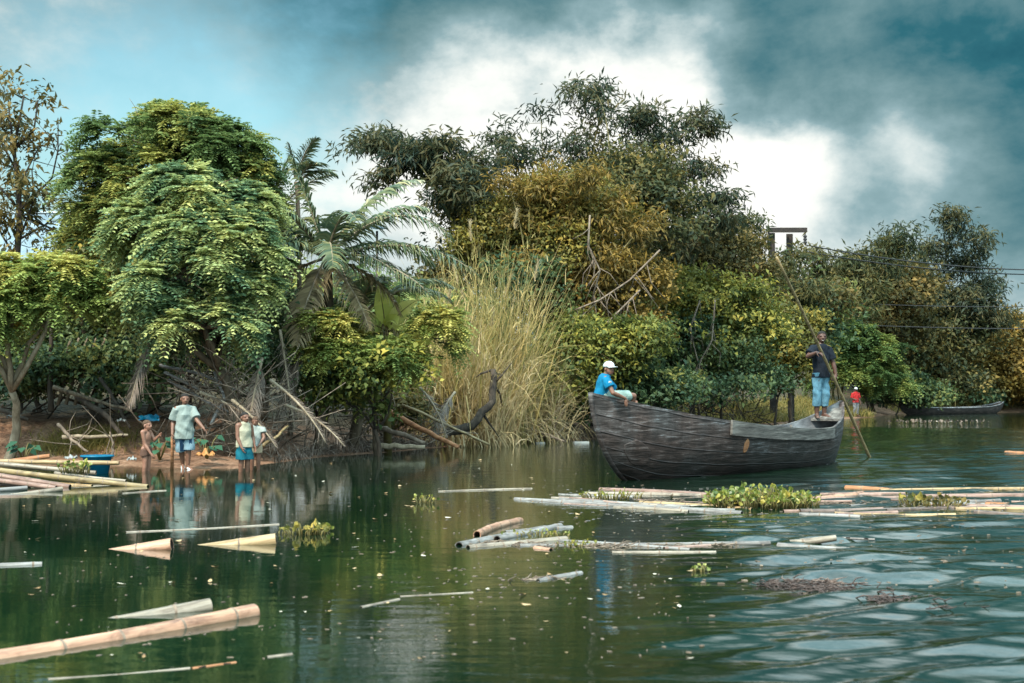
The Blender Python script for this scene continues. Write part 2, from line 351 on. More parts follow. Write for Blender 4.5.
def ground_mat():
    m, nt, out = newmat('river_bank_soil'); L = nt.links.new
    tc = N(nt, 'ShaderNodeTexCoord'); n1 = N(nt, 'ShaderNodeTexNoise', i_Scale=1.1, i_Detail=8.0, i_Roughness=.65); L(tc.outputs['Object'], n1.inputs[0])
    at = N(nt, 'ShaderNodeAttribute', attribute_name='litter')
    rp = ramp(nt, [(.3, (.075, .038, .022)), (.45, (.17, .088, .052)), (.58, (.28, .16, .10)), (.72, (.36, .24, .165))]); L(n1.outputs[0], rp.inputs[0])
    n2 = N(nt, 'ShaderNodeTexNoise', i_Scale=14.0, i_Detail=6.0); L(tc.outputs['Object'], n2.inputs[0])
    rp2 = ramp(nt, [(.35, (.35, .33, .3)), (.62, (1, 1, 1))]); L(n2.outputs[0], rp2.inputs[0])
    mx = N(nt, 'ShaderNodeMix', data_type='RGBA', blend_type='MULTIPLY'); mx.inputs[0].default_value = .8; L(rp.outputs[0], mx.inputs[6]); L(rp2.outputs[0], mx.inputs[7])
    rl = ramp(nt, [(.35, (.018, .018, .010)), (.5, (.045, .035, .018)), (.65, (.09, .065, .03))]); L(n2.outputs[0], rl.inputs[0])
    lm = N(nt, 'ShaderNodeMix', data_type='RGBA'); L(at.outputs['Fac'], lm.inputs[0]); L(mx.outputs[2], lm.inputs[6]); L(rl.outputs[0], lm.inputs[7])
    b = N(nt, 'ShaderNodeBsdfPrincipled', i_Roughness=.85); b.inputs['Specular IOR Level'].default_value = .2; L(lm.outputs[2], b.inputs['Base Color'])
    bp = N(nt, 'ShaderNodeBump', i_Strength=.8, i_Distance=.06); L(n2.outputs[0], bp.inputs['Height']); L(bp.outputs[0], b.inputs['Normal']); L(b.outputs[0], out.inputs[0]); return m
gm = grid_mesh('riverbank_ground', GX, GY, ground(GX, GY)); la = gm.attributes.new('litter', 'FLOAT', 'POINT')   # leaf litter covers the soil away from the water
la.data.foreach_set('value', np.clip((shore(GX, GY) - np.where(GX < -7, 3.6, 2.4) + .8 * wob(GX, GY, 2, 8)) / 1.6, 0, 1).ravel().astype(np.float32))
tag(link('riverbank_ground', gm, ground_mat()), kind='structure')

# ------------------------------------------------------------------ water
def water_mat():
    m, nt, out = newmat('river_water'); L = nt.links.new
    tc = N(nt, 'ShaderNodeTexCoord'); P = tc.outputs['Object']
    b = N(nt, 'ShaderNodeBsdfPrincipled', i_Roughness=.025, i_IOR=1.5); b.inputs['Specular IOR Level'].default_value = .5
    n0 = N(nt, 'ShaderNodeTexNoise', i_Scale=.35, i_Detail=3.0); L(P, n0.inputs[0])
    rp = ramp(nt, [(.35, (.0015, .008, .004)), (.65, (.004, .016, .007))]); L(n0.outputs[0], rp.inputs[0]); L(rp.outputs[0], b.inputs['Base Color'])
    mp = N(nt, 'ShaderNodeMapping'); mp.inputs['Scale'].default_value = (2.6, 7.0, 1); L(P, mp.inputs[0])
    n1 = N(nt, 'ShaderNodeTexNoise', i_Scale=1.0, i_Detail=4.0, i_Roughness=.55); L(mp.outputs[0], n1.inputs[0])
    mp2 = N(nt, 'ShaderNodeMapping'); mp2.inputs['Scale'].default_value = (.8, 1.8, 1); L(P, mp2.inputs[0])
    n2 = N(nt, 'ShaderNodeTexNoise', i_Scale=1.0, i_Detail=2.0); L(mp2.outputs[0], n2.inputs[0])
    # calm to the left, livelier to the right and beyond the boat
    sp = N(nt, 'ShaderNodeSeparateXYZ'); L(P, sp.inputs[0])
    ra = N(nt, 'ShaderNodeMapRange', interpolation_type='SMOOTHSTEP'); L(sp.outputs[0], ra.inputs[0])
    ra.inputs[1].default_value = -4; ra.inputs[2].default_value = 9; ra.inputs[3].default_value = .10; ra.inputs[4].default_value = 1.0
    b1 = N(nt, 'ShaderNodeBump', i_Distance=.010); L(n1.outputs[0], b1.inputs['Height']); L(ra.outputs[0], b1.inputs['Strength'])
    b2 = N(nt, 'ShaderNodeBump', i_Distance=.02); L(n2.outputs[0], b2.inputs['Height']); L(ra.outputs[0], b2.inputs['Strength']); L(b1.outputs[0], b2.inputs['Normal'])
    L(b2.outputs[0], b.inputs['Normal']); L(b.outputs[0], out.inputs[0]); return m
def smooth(x): x = np.clip(x, 0, 1); return x * x * (3 - 2 * x)
def water_height(X, Y):
    r = np.random.default_rng(11); h = np.zeros_like(X)
    near = np.exp(-np.clip(Y - 8, 0, None) / 16)
    amp = smooth((X - .10 * Y + .25 + .5 * wob(X, Y, .8, 21)) / 1.9) * (.25 + .75 * near)
    ws = np.zeros_like(X)
    for i in range(66):
        lam = r.uniform(.15, .6) if i % 2 else r.uniform(.4, 1.5); k = 2 * PI / lam; a = R(r.normal(-70, 17))
        ws += lam * (.0048 if i % 2 else .0042) * np.sin(k * (X * math.cos(a) + Y * math.sin(a)) + r.uniform(0, 6.3) + 1.1 * np.sin(.9 * X + r.uniform(0, 6)) + .8 * np.sin(.7 * Y + r.uniform(0, 6)))
    h += ws * amp * np.clip(.9 + .9 * wob(X, Y, 1.2, 33), .4, 1.4)
    # swirl behind the punt and rings round the pole
    d = np.hypot(X - 8.1, Y - 29.2); h += .012 * np.sin(9 * d) * np.exp(-d / 3.0)
    return h * np.clip(1 - shore(X, Y) / -.5, 0, 1) if False else h
th = np.concatenate([np.linspace(-180, -32, 38)[:-1], np.linspace(-32, 30, 640), np.linspace(30, 180, 38)[1:]])
rr = np.concatenate([[.02, 1, 2, 3, 4, 4.6], 5.2 * (60 / 5.2) ** np.linspace(0, 1, 620), 60 * (2000 / 60) ** np.linspace(0, 1, 80)[1:]])
TH, RR = np.meshgrid(R(1) * th, rr); WX, WY = RR * np.sin(TH), RR * np.cos(TH)
vis = (RR > 4.4) & (RR < 62) & (np.abs(TH) < R(31))
WZ = np.where(vis, water_height(WX, WY), 0)
tag(link('river_water', grid_mesh('river_water', WX, WY, WZ), water_mat()), kind='structure')
# ------------------------------------------------------------------ vegetation
def lob(px, py, d, rx, ry, depth=0.8):
    k = d / F * 1.1
    return (W(px, py, d), np.array([rx * k, rx * k * depth, ry * k]))
def sph(n):
    return nrm(rng.normal(0, 1, (n, 3)))
def make_tufts(lobes, sub, per, flat=.55, spread=.3, inner=.55):
    Ps, Os, Ts, subs = [], [], [], []
    for c, r in lobes:
        dr = sph(sub); dr[:, 2] = np.where(dr[:, 2] < -.35, -dr[:, 2], dr[:, 2])
        rad = inner + (1 - inner) * rng.random(sub) ** .6 + rng.normal(0, .07, sub)
        sc_ = c + dr * rad[:, None] * r; subs.append((c, sc_)); t = rng.random(sub)
        m = min(r[0], r[2]) * spread
        p = sc_[:, None, :] + rng.normal(0, 1, (sub, per, 3)) * np.array([1, 1, flat]) * m
        o = nrm((p - c) / r + np.array([0, 0, .3]))
        Ps.append(p.reshape(-1, 3)); Os.append(o.reshape(-1, 3)); Ts.append(np.repeat(t, per))
    return np.concatenate(Ps), np.concatenate(Os), np.concatenate(Ts), subs
def lf_feather(lb, P, O, T, size=.5, n=9, k=9, tipc=.35):
    A = np.repeat(P, n, 0); O2 = np.repeat(O, n, 0); t = np.repeat(T, n); m = len(A)
    d = nrm(O2 * .7 + sph(m) * .85 + np.array([0, 0, .1])); L = size * rng.uniform(.6, 1.15, m)
    young = np.repeat((T > 1 - tipc) & (rng.random(len(P)) < .8) | (rng.random(len(P)) < tipc * .25), n)
    for j in range(k):
        s = (j + 1.0) / k
        q = A + d * (L * s)[:, None] - np.array([0, 0, 1.0]) * (L * .45 * s * s)[:, None]
        S = nrm(np.cross(d, np.array([0, 0, 1.0])) + 1e-3)
        for sg in (-1, 1):
            D2 = S * sg + d * .45 + np.array([0, 0, -.30]) + rng.normal(0, .1, (m, 3))
            tt = np.clip(.12 + .42 * t + rng.normal(0, .06, m) + np.where(young, .32, 0), 0, 1)
            lb.leaves(q, D2, np.array([0, 0, 1.0]) + rng.normal(0, .3, (m, 3)), L * .27 * (1.1 - .45 * s), L * (.10 if k > 6 else .15), tt, .1)
def lf_broad(lb, P, O, T, L=.14, n=14, r=.25, wid=.5, hang=.25, tv=.12, tipc=.25):
    A = np.repeat(P, n, 0); O2 = np.repeat(O, n, 0); m = len(A)
    A = A + rng.normal(0, r, (m, 3)) * np.array([1, 1, .7])
    d = O2 * .6 + sph(m) * .9 + np.array([0, 0, -hang])
    yo = np.repeat(np.where(rng.random(len(P)) < tipc, .3, 0), n)
    tt = np.clip(.08 + .5 * np.repeat(T, n) + rng.normal(0, tv, m) + yo, 0, 1); l = L * np.clip(np.exp(rng.normal(-.12, .32, m)), .4, 1.5)
    lb.leaves(A, d, O2 + sph(m) * .5 + np.array([0, 0, .6]), l, l * wid, tt)
def lf_bamboo(lb, P, O, T, L=.2, n=16, r=.28, wid=.22, tv=.1):
    A = np.repeat(P, n, 0); O2 = np.repeat(O, n, 0); m = len(A)
    A = A + rng.normal(0, r, (m, 3)) * np.array([1, 1, .5])
    d = O2 * .55 + sph(m) * .75 + np.array([0, 0, -.55]); l = L * rng.uniform(.6, 1.3, m)
    tt = np.clip(.05 + .6 * np.repeat(T, n) + rng.normal(0, tv, m), 0, 1)
    lb.leaves(A, d, O2 + sph(m) * .6 + np.array([0, 0, .5]), l, l * wid, tt)
def limb(mb, a, b, ra, rb, n=6, bow=.08, seg=6):
    a = np.asarray(a, float); b = np.asarray(b, float); L = np.linalg.norm(b - a); o = rng.normal(0, bow * L, 3)
    pts = []
    for i in range(seg + 1):
        t = i / seg; pts.append(a * (1 - t) + b * t + o * math.sin(PI * t) + (rng.normal(0, .012 * L, 3) if 0 < i < seg else 0))
    mb.tube(pts, [ra + (rb - ra) * i / seg for i in range(seg + 1)], n)
    return pts
STAT = []
def tree(name, label, cat, base, lobes, leaf, mat, bark='bark', tr=.12, sub=10, per=6, group=None, flat=.55, spread=.3, inner=.55, stems=1, twig=True, fork=.45, crown='crown', stem='trunk', kw={}):
    base = np.asarray(base, float); base[2] = gz(base[0], base[1]) - .06
    root = empty(name, base, label, cat, group)
    P, O, T, subs = make_tufts(lobes, sub, per, flat, spread, inner)
    cen = np.mean([c for c, _ in lobes], 0)
    mb = MB()
    for s in range(stems):
        b0 = base + (0 if stems == 1 else rng.normal(0, .25, 3) * np.array([1, 1, 0]))
        fk = b0 + (cen - b0) * fork + rng.normal(0, .15, 3) * (stems > 1)
        limb(mb, b0, fk, tr, tr * .65, 9, .05)
        for i, (c, sc_) in enumerate(subs):
            if i % stems != s: continue
            limb(mb, fk, c, tr * .55, tr * .25, 6, .08)
            for q in range(4):                       # bare twigs that stick out of the leaves
                dv = nrm(rng.normal(0, 1, 3) + np.array([0, 0, .5])); rr_ = lobes[i][1]; limb(mb, c + dv * rr_ * .4, c + dv * rr_ * rng.uniform(1.1, 1.4), tr * .10, tr * .03, 4, .12, 5)
            if twig:
                for q in sc_[: 14]: limb(mb, c, q, tr * .2, tr * .06, 4, .1, 4)
    mb.build(stem, M[bark], root, base)
    lb = LB(); leaf(lb, P, O, T, **kw); STAT.append((name, lb.count()))
    lb.build(crown, M[mat], root, base)
    return root

# --- left group -----------------------------------------------------------
tree('feathery_tree', 'big feathery green tree with yellow young tips leaning over the four children', 'tree', W(236, 425, 28.2),
     [lob(198, 196, 28, 40, 22), lob(158, 232, 28, 36, 24), lob(226, 246, 27.5, 32, 26), lob(180, 275, 27, 42, 26), lob(238, 296, 27.5, 28, 22), lob(152, 305, 27, 24, 16), lob(205, 328, 27, 36, 13), lob(240, 212, 28.5, 20, 18), lob(192, 240, 27.2, 24, 18)],
     lf_feather, 'feather', tr=.15, sub=19, per=4, spread=.15, flat=.35, inner=.7, kw=dict(size=.62, n=13, tipc=.5))
tree('feathery_tree', 'tall olive green feathery tree behind the yellow tipped tree', 'tree', W(150, 400, 31.5),
     [lob(150, 148, 31, 52, 34), lob(212, 150, 31, 46, 26), lob(105, 200, 31, 36, 38), lob(246, 185, 31, 26, 28), lob(112, 262, 31.5, 40, 42), lob(180, 135, 32, 36, 20), lob(200, 230, 31.5, 60, 60), lob(255, 250, 31.5, 24, 44), lob(175, 180, 31.2, 60, 34), lob(130, 225, 31.2, 40, 40), lob(235, 205, 31.2, 40, 30)],
     lf_feather, 'feather_olive', tr=.14, sub=17, per=4, spread=.16, flat=.4, inner=.7, kw=dict(size=.6, n=12, tipc=.36))
tree('leaning_tree', 'small leaning tree with fine yellow green leaves at the left end of the bank', 'tree', W(8, 412, 28),
     [lob(28, 288, 27, 38, 18), lob(62, 305, 27, 26, 16), lob(8, 312, 27, 34, 22), lob(60, 275, 27, 26, 12), lob(-25, 285, 27, 34, 26), lob(-25, 340, 27, 30, 22)],
     lf_feather, 'yellowgreen', 'bark_pale', tr=.11, sub=11, per=5, spread=.28, flat=.4, kw=dict(size=.52, n=11, tipc=.3))
tree('ochre_shrub', 'ochre leaved shrub under the thatched gable', 'shrub', W(95, 412, 31), [lob(90, 270, 30.5, 26, 22), lob(70, 290, 30.5, 25, 20), lob(112, 300, 30.5, 22, 20)], lf_broad, 'ochre', tr=.06, sub=12, per=6, kw=dict(L=.15, n=12))

def sparse_tree():
    base = W(18, 405, 33); base[2] = gz(base[0], base[1]) - .05
    root = empty('sparse_tree', base, 'thin bare twigged tree with rusty brown leaf clusters at the left edge', 'tree')
    mb = MB(); T = [W(18, 400, 33), W(14, 300, 33), W(20, 210, 33), W(14, 150, 33), W(24, 95, 33)]; T[0] = base
    mb.tube(T, [.12, .1, .07, .045, .02], 7)
    brs = [([(20, 210), (40, 190), (52, 178), (58, 150), (58, 118)], 0), ([(14, 150), (34, 130), (38, 100)], 1), ([(16, 170), (0, 140), (-8, 105)], 1), ([(20, 210), (2, 190), (-10, 175)], 1),
           ([(18, 240), (45, 225), (66, 205)], 0), ([(16, 250), (34, 200), (32, 170)], 1), ([(17, 260), (2, 235), (-6, 215)], 1), ([(18, 230), (22, 180), (40, 145)], 1), ([(19, 215), (60, 232), (70, 200)], 0), ([(14, 150), (10, 120), (8, 98)], 1)]
    lb = LB(); P = []; O = []
    for pts, lf in brs:
        w = [W(x, y, 33 + rng.normal(0, .3)) for x, y in pts]; mb.tube(w, [.035 * (1 - .8 * i / len(w)) for i in range(len(w))], 5)
        for q in range(7):
            i = rng.integers(0, len(w) - 1); a = w[i] + (w[i + 1] - w[i]) * rng.random(); b = a + rng.normal(0, .35, 3) + np.array([0, 0, .15])
            mb.tube([a, (a + b) / 2 + rng.normal(0, .05, 3), b], [.012, .009, .005], 4)
            if lf or rng.random() < .3:
                for e in range(4): P.append(b + rng.normal(0, .12, 3)); O.append(nrm(b - a))
    for i in range(34):
        a = w[0] + rng.normal(0, .1, 3)
        q = W(rng.uniform(-20, 42), rng.uniform(92, 235), 33 + rng.normal(0, .5)); P.append(q); O.append(nrm(rng.normal(0, 1, 3)))
        if i % 2: mb.tube([q, q + rng.normal(0, .3, 3) - np.array([0, 0, .3])], [.008, .012], 4)
    P = np.array(P); lf_broad(lb, P, np.array(O), rng.random(len(P)), L=.2, n=10, r=.14, wid=.4, hang=.6)
    mb.build('trunk', M['bark_dark'], root, base); lb.build('crown', M['brownleaf'], root, base)
sparse_tree()

# --- palms ------------------------------------------------------------------
def frond_obj(root, org, base, d, L, droop, mat, ll=.55, n=26, hang=.9, wid=.075, spread=55, name='frond'):
    """one palm leaf: stalk plus two rows of leaflets"""
    d = nrm(d); pts = []; p = np.array(base, float); k = 14; dd = d.copy()
    for i in range(k + 1):
        pts.append(p.copy()); p = p + dd * L / k; dd = nrm(dd - np.array([0, 0, 1.0]) * droop / k * (.4 + 1.2 * i / k))
    pts = np.array(pts); mb = MB(); mb.tube(pts, [.035 * (1 - .85 * i / k) + .004 for i in range(k + 1)], 5)
    t = np.linspace(.12, 1, n); Q = np.stack([np.interp(t * k, np.arange(k + 1), pts[:, j]) for j in range(3)], 1)
    tg = nrm(np.gradient(Q, axis=0)); S = nrm(np.cross(tg, np.array([0, 0, 1.0])) + 1e-6); lb = LB()
    ln = ll * np.sin(PI * np.clip(t * .86 + .12, 0, 1)) ** .6 + .05
    for sg in (-1, 1):
        a = R(spread); D = S * sg * math.sin(a) + tg * math.cos(a) + np.array([0, 0, .12]) + rng.normal(0, .09, Q.shape)
        lb.strips(Q, D, ln * rng.uniform(.85, 1.1, n), wid, hang * rng.uniform(.7, 1.3, n), np.clip(rng.normal(.45, .2, n), 0, 1), 3, side=np.cross(D, np.array([0, 0, 1.0])) * .5 + tg * .9)
    return lb.build(name, M[mat], root, org, mb, M['bark_pale'])
def palm(label, base, top, fr, mat='palm', tr=.11, kw={}):
    base = np.asarray(base, float); base[2] = gz(base[0], base[1]) - .05; top = np.asarray(top, float)
    root = empty('palm_tree', base, label, 'palm'); mb = MB()
    pts = [base + (top - base) * t + np.array([math.sin(3 * t) * .15, 0, 0]) for t in np.linspace(0, 1, 18)]
    pts[-1] = top; mb.tube(pts, [tr * (1.25 - .35 * i / 17) * (1 + .09 * (i % 2)) for i in range(18)], 10)
    mb.build('trunk', M['bark'], root, base)
    for f in fr:
        d, L, dr = f[:3]; m = f[3] if len(f) > 3 else mat
        frond_obj(root, base, top + nrm(d) * .08, d, L, dr, m, **kw)
palm('palm tree with long drooping fronds between the feathery tree and the bamboo', W(318, 424, 30.9), W(326, 258, 30.6),
     [((-.28, -.1, 1), 2.4, .5), ((.85, -.3, .75), 3.5, 1.9), ((.55, .3, 1), 3.2, 1.3), ((1.0, -.35, .25), 3.9, 1.1), ((-.7, -.3, .6), 2.4, 1.7), ((-.9, .3, .45), 2.3, 1.5), ((-.6, -.5, .9), 2.6, 1.4), ((.9, .1, .95), 2.7, 1.2), ((1, -.5, -.05), 3.0, .9), ((.3, -.6, .75), 2.4, 1.9),
      ((.85, -.5, .1), 2.4, 1.3), ((-.5, -.7, .35), 2.2, 1.8), ((.2, -.9, .4), 2.2, 2.0), ((.95, .4, .5), 2.8, 1.5), ((-.8, -.3, -.3), 2.1, 1.2, 'palm_dry'), ((.5, -.4, -.5), 2.2, 1.0, 'palm_dry'), ((-.2, -.5, -.6), 2.4, .9, 'palm_dry'), ((.9, -.1, -.25), 2.2, 1.4, 'palm_dry')],
     kw=dict(ll=.72, n=56, hang=1.7))
palm('dark palm with upright fronds half hidden behind the feathery tree crown', W(262, 410, 33.5), W(262, 235, 33.5),
     [((-.1, 0, 1), 2.3, .5), ((.28, 0, 1), 2.2, .6), ((-.45, .1, .9), 2.2, 1.0), ((.6, -.1, .9), 2.4, 1.2), ((.9, .1, .5), 2.3, 1.5), ((-.8, 0, .6), 2.0, 1.5), ((.2, -.6, .8), 2.0, 1.5), ((.1, .7, .8), 2.0, 1.2)], kw=dict(ll=.62, n=60, hang=.9))
# thin young spear palm with a tuft on top
palm('slim young palm whose spear ends in one feathery tuft against the sky', W(290, 412, 32.5), W(296, 182, 32.5),
     [((.25, -.1, .9), 1.15, 1.4), ((.75, .1, .5), 1.0, 1.3), ((-.15, 0, 1), .9, .8), ((.6, -.5, .75), 1.0, 1.5)], tr=.055, kw=dict(ll=.42, n=50, hang=1.0))
palm('low palm with grey green fronds arching down beside the banana plant', W(352, 420, 32), W(358, 318, 32),
     [((.9, -.3, .75), 2.6, 1.7), ((-.9, -.4, .75), 2.5, 1.8), ((.3, -.6, .9), 2.0, 1.9), ((-.3, .2, 1), 2.2, 1.0), ((.9, .2, .9), 2.6, 1.5), ((-1, .1, .5), 2.4, 1.6), ((.7, -.3, -.1), 2.0, 1.5, 'palm_dry'), ((-.6, -.5, -.2), 1.9, 1.4, 'palm_dry')], kw=dict(ll=.6, n=60, hang=1.3))

tree('feathery_shrub', 'pale yellow green feathery bush above the driftwood pile', 'shrub', W(378, 425, 31), [lob(340, 332, 30, 30, 17), lob(385, 368, 30, 40, 18), lob(432, 338, 30.5, 22, 22), lob(340, 358, 30, 34, 20)], lf_feather, 'yellowgreen', tr=.06, sub=13, per=6, spread=.28, kw=dict(size=.48, n=11, tipc=.45))
tree('broadleaf_shrub', 'dark glossy shrub with small round leaves hanging over the water', 'shrub', W(378, 430, 30.5), [lob(365, 380, 30, 40, 26), lob(395, 372, 30, 24, 22), lob(350, 405, 30.2, 28, 22)], lf_broad, 'midgreen', 'bark_dark', tr=.07, sub=12, per=6, kw=dict(L=.15, n=12, r=.16, wid=.6))
# banana
def banana():
    base = W(388, 420, 32.6); base[2] = gz(base[0], base[1]) - .05; root = empty('banana_plant', base, 'banana plant with upright yellow green leaves rising out of the bushes', 'banana plant')
    top = W(386, 332, 31.6); mb = MB(); mb.tube([base, (base + top) / 2, top], [.11, .09, .06], 9); mb.build('stem', M['culm'], root, base)
    for d, L, wd, dr, t in [((-.1, -.25, 1), 1.25, .42, .3, .62), ((.55, -.3, .85), 1.2, .40, .55, .95), ((-.75, -.2, .8), 1.1, .34, .9, .5), ((.85, -.2, .2), .95, .3, .9, .75), ((-.5, -.5, .5), 1.0, .36, 1.3, .4), ((.2, .4, 1), 1.2, .36, .4, .45), ((.25, -.6, .7), 1.0, .34, 1.2, .6)]:
        d = nrm(d); k = 9; p = np.array(top); dd = d.copy(); lb = LB(); cs = []; rib = MB()
        for i in range(k + 1):
            s = nrm(np.cross(dd, np.array([.25, -1, .15]))); w = wd * .5 * (math.sin(PI * min(1, max(0, (i / k - .12) / .88)) ** .8) if i / k > .12 else 0) + .012
            cs.append((p - s * w + np.cross(s, dd) * w * .25, p.copy(), p + s * w + np.cross(s, dd) * w * .25)); p = p + dd * L / k; dd = nrm(dd - np.array([0, 0, 1.]) * dr / k * 1.4)
        for i in range(k):
            for a in (0, 1): lb.quads(np.array([[cs[i][a], cs[i][a + 1], cs[i + 1][a + 1], cs[i + 1][a]]]), [min(1, max(0, t + rng.normal(0, .05)))])
        rib.tube([c[1] for c in cs], [.02 * (1 - .8 * i / k) for i in range(k + 1)], 5)
        lb.build('leaf', M['banana'], root, base, rib, M['culm'])
banana()

# --- reeds ------------------------------------------------------------------
def reed_clump(label, px, d, hpx, n=420, lean=.28, wpx=34, mat='reed', plume=0):
    base = W(px, 420, d); base[2] = gz(base[0], base[1]) - .03; root = empty('reed_clump', base, label, 'reeds', 'tall reed clumps on the bank'); k = d / F
    P = base + rng.normal(0, 1, (n, 3)) * np.array([wpx * k * .5, .5, 0]); H = hpx * k
    D = np.stack([rng.normal(0, lean, n), rng.normal(-.05, lean * .8, n), np.ones(n)], 1)
    lb = LB(); t = np.clip(rng.normal(.5, .22, n), 0, 1); L = H * rng.uniform(.5, 1.12, n)
    lb.strips(P, D, L, rng.uniform(.018, .058, n), rng.uniform(.1, 1.0, n) + np.where(rng.random(n) < .3, rng.uniform(1, 3.2, n), 0), t, 6, taper=.95)
    # side blades along the canes
    m = n * 3; i = rng.integers(0, n, m); s = rng.uniform(.3, .95, m)
    Q = P[i] + nrm(D[i]) * (L[i] * s)[:, None]; lb.strips(Q, nrm(D[i]) + sph(m) * .6, rng.uniform(.35, .8, m), .024, rng.uniform(.8, 2.2, m), np.clip(t[i] + rng.normal(0, .12, m), 0, 1), 3)
    lb.build('blades', M[mat], root, base)
    db = LB(); n2 = 160; P2 = base + rng.normal(0, 1, (n2, 3)) * np.array([wpx * k * .55, .45, 0]); P2[:, 2] += .1
    db.strips(P2, np.stack([rng.normal(0, .6, n2), rng.normal(-.35, .4, n2), np.ones(n2)], 1), H * rng.uniform(.25, .6, n2), .035, rng.uniform(1.5, 3.5, n2), rng.random(n2), 5); db.build('dead_blades', M['reed_dry'], root, base)
    for q in range(plume):
        i = rng.integers(0, n); top = P[i] + nrm(D[i]) * L[i] * .98; pb = LB(); m = 120
        A = top + nrm(D[i]) * (rng.random(m) * .6 - .1)[:, None]; pb.strips(A, nrm(D[i]) + sph(m) * .45, rng.uniform(.08, .22, m), .015, .8, rng.random(m), 2)
        pb.build('plume', M['plume'], root, base)
for a in [('dense green and straw reed clump right of the banana plant', 452, 37, 165, 320, .22, 28, 'reed', 3), ('tallest pale green reed clump in the middle of the bank', 484, 39, 200, 380, .19, 30, 'reed', 8),
          ('straw coloured reed clump leaning over the dark log', 510, 39.5, 165, 280, .22, 26, 'reed', 5), ('dry brown reed clump at the water between the orange log and the dark log', 470, 36.8, 105, 360, .34, 40, 'reed_dry', 0),
          ('dry reed clump with loose blades trailing at the foot of the ochre bushes', 540, 40.8, 80, 240, .4, 22, 'reed_dry', 1)]: reed_clump(*a)
# --- bamboo -----------------------------------------------------------------
def bamboo_clump(label, base, culms, mat, d, n=150, leaf=.32, cr=.045, group='bamboo clumps', rad=23, start=.42, per=13, rr=.26):
    base = np.asarray(base, float); base[2] = gz(base[0], base[1]) - .05; root = empty('bamboo_clump', base, label, 'bamboo', group); k = d / F; lb = LB()
    for pts in culms:
        w = np.array([base + rng.normal(0, .35, 3) * np.array([1, 1, 0])] + [W(x, y, d + rng.normal(0, 1.0)) for x, y in pts])
        tt = np.linspace(0, 1, len(w)); ss = np.linspace(0, 1, 16)
        cv = np.stack([np.interp(ss, tt, w[:, j]) for j in range(3)], 1)
        for _ in range(3): cv[1:-1] = (cv[:-2] + 2 * cv[1:-1] + cv[2:]) / 4
        mb = MB(); mb.tube(cv, [cr * (1 - .85 * s) + .004 for s in ss], 6)
        m = int(n * .72); s = start + (1 - start) * rng.random(m) ** .8
        q = np.stack([np.interp(s, ss, cv[:, j]) for j in range(3)], 1)
        rad_m = rad * k * np.sin(PI * np.clip((s - start) / (1 - start) * .8 + .2, 0, 1)) ** .7 + .08
        # branch whorls: sprays gathered at a few nodes so that gaps stay open
        nodes = np.sort(rng.uniform(start, 1, 13)); s2 = nodes[np.minimum(12, (rng.random(m) * 13).astype(int))] + rng.normal(0, .008, m); q = np.stack([np.interp(s2, ss, cv[:, j]) for j in range(3)], 1)
        off = sph(m) * (rng.random(m) ** .7 * rad_m)[:, None] * np.array([1, .9, .55]); P = q + off
        for i in range(0, m, 4): mb.tube([q[i], q[i] + off[i] * .5 + np.array([0, 0, .05]), P[i]], [.012, .009, .004], 3, cap=False)
        mb.build('culm', M['culm'], root, base)
        lf_bamboo(lb, P, nrm(off + np.array([0, 0, .05])), np.clip(rng.random(13)[np.searchsorted(nodes, s2).clip(0, 12)] * .8 + .1, 0, 1), L=leaf, n=per, r=rr)
    STAT.append((label[:20], lb.count())); lb.build('foliage', M[mat], root, base)
bamboo_clump('dark bamboo clump arching far out to the left above the palms', W(500, 420, 45),
    [[(480, 280), (455, 190), (410, 140), (352, 140)], [(470, 260), (430, 170), (380, 128), (345, 155)], [(485, 270), (470, 190), (440, 150), (400, 160), (372, 185)], [(480, 250), (470, 170), (445, 135), (425, 150)], [(490, 260), (490, 190), (475, 150), (440, 180)], [(490, 270), (492, 215), (470, 200), (452, 205)]], 'bamboo_teal', 45, n=150)
bamboo_clump('tall bamboo clump with the highest thin tip against the bright cloud', W(580, 420, 48),
    [[(560, 280), (545, 180), (540, 105)], [(575, 270), (585, 170), (605, 110), (590, 84), (570, 88)], [(590, 260), (600, 180), (630, 125), (650, 110)], [(560, 260), (530, 190), (505, 150), (495, 130)], [(585, 260), (580, 190), (575, 130)], [(600, 280), (615, 210), (625, 150)]], 'bamboo_teal', 48, n=130, rad=24)
bamboo_clump('single slender bamboo shoot curling over at the very top of the bank trees', W(612, 420, 47), [[(606, 240), (612, 150), (603, 100), (588, 84), (574, 90)]], 'bamboo_teal', 47, n=30, leaf=.26, rad=7, start=.25, per=5, rr=.16, cr=.03)
bamboo_clump('bamboo clump whose top hooks over to the right in one heavy plume', W(650, 420, 50),
    [[(640, 280), (640, 180), (670, 115), (715, 118)], [(650, 270), (655, 180), (680, 130), (712, 128)], [(660, 280), (680, 220), (705, 200), (740, 192)], [(655, 260), (665, 190), (690, 165), (715, 170)], [(665, 290), (690, 240), (715, 222), (735, 215)], [(640, 260), (635, 180), (650, 135)]], 'bamboo_teal', 50, n=120, rad=22)
bamboo_clump('fine leaved bamboo clump in front of the utility pole', W(735, 415, 62),
    [[(735, 320), (730, 260), (715, 220)], [(742, 310), (746, 250), (752, 214)], [(740, 320), (740, 270), (748, 235)], [(755, 320), (780, 270), (800, 250)], [(730, 330), (700, 270), (690, 240)], [(760, 330), (800, 290), (825, 290)]], 'bamboo', 62, n=120, leaf=.36, rad=20)
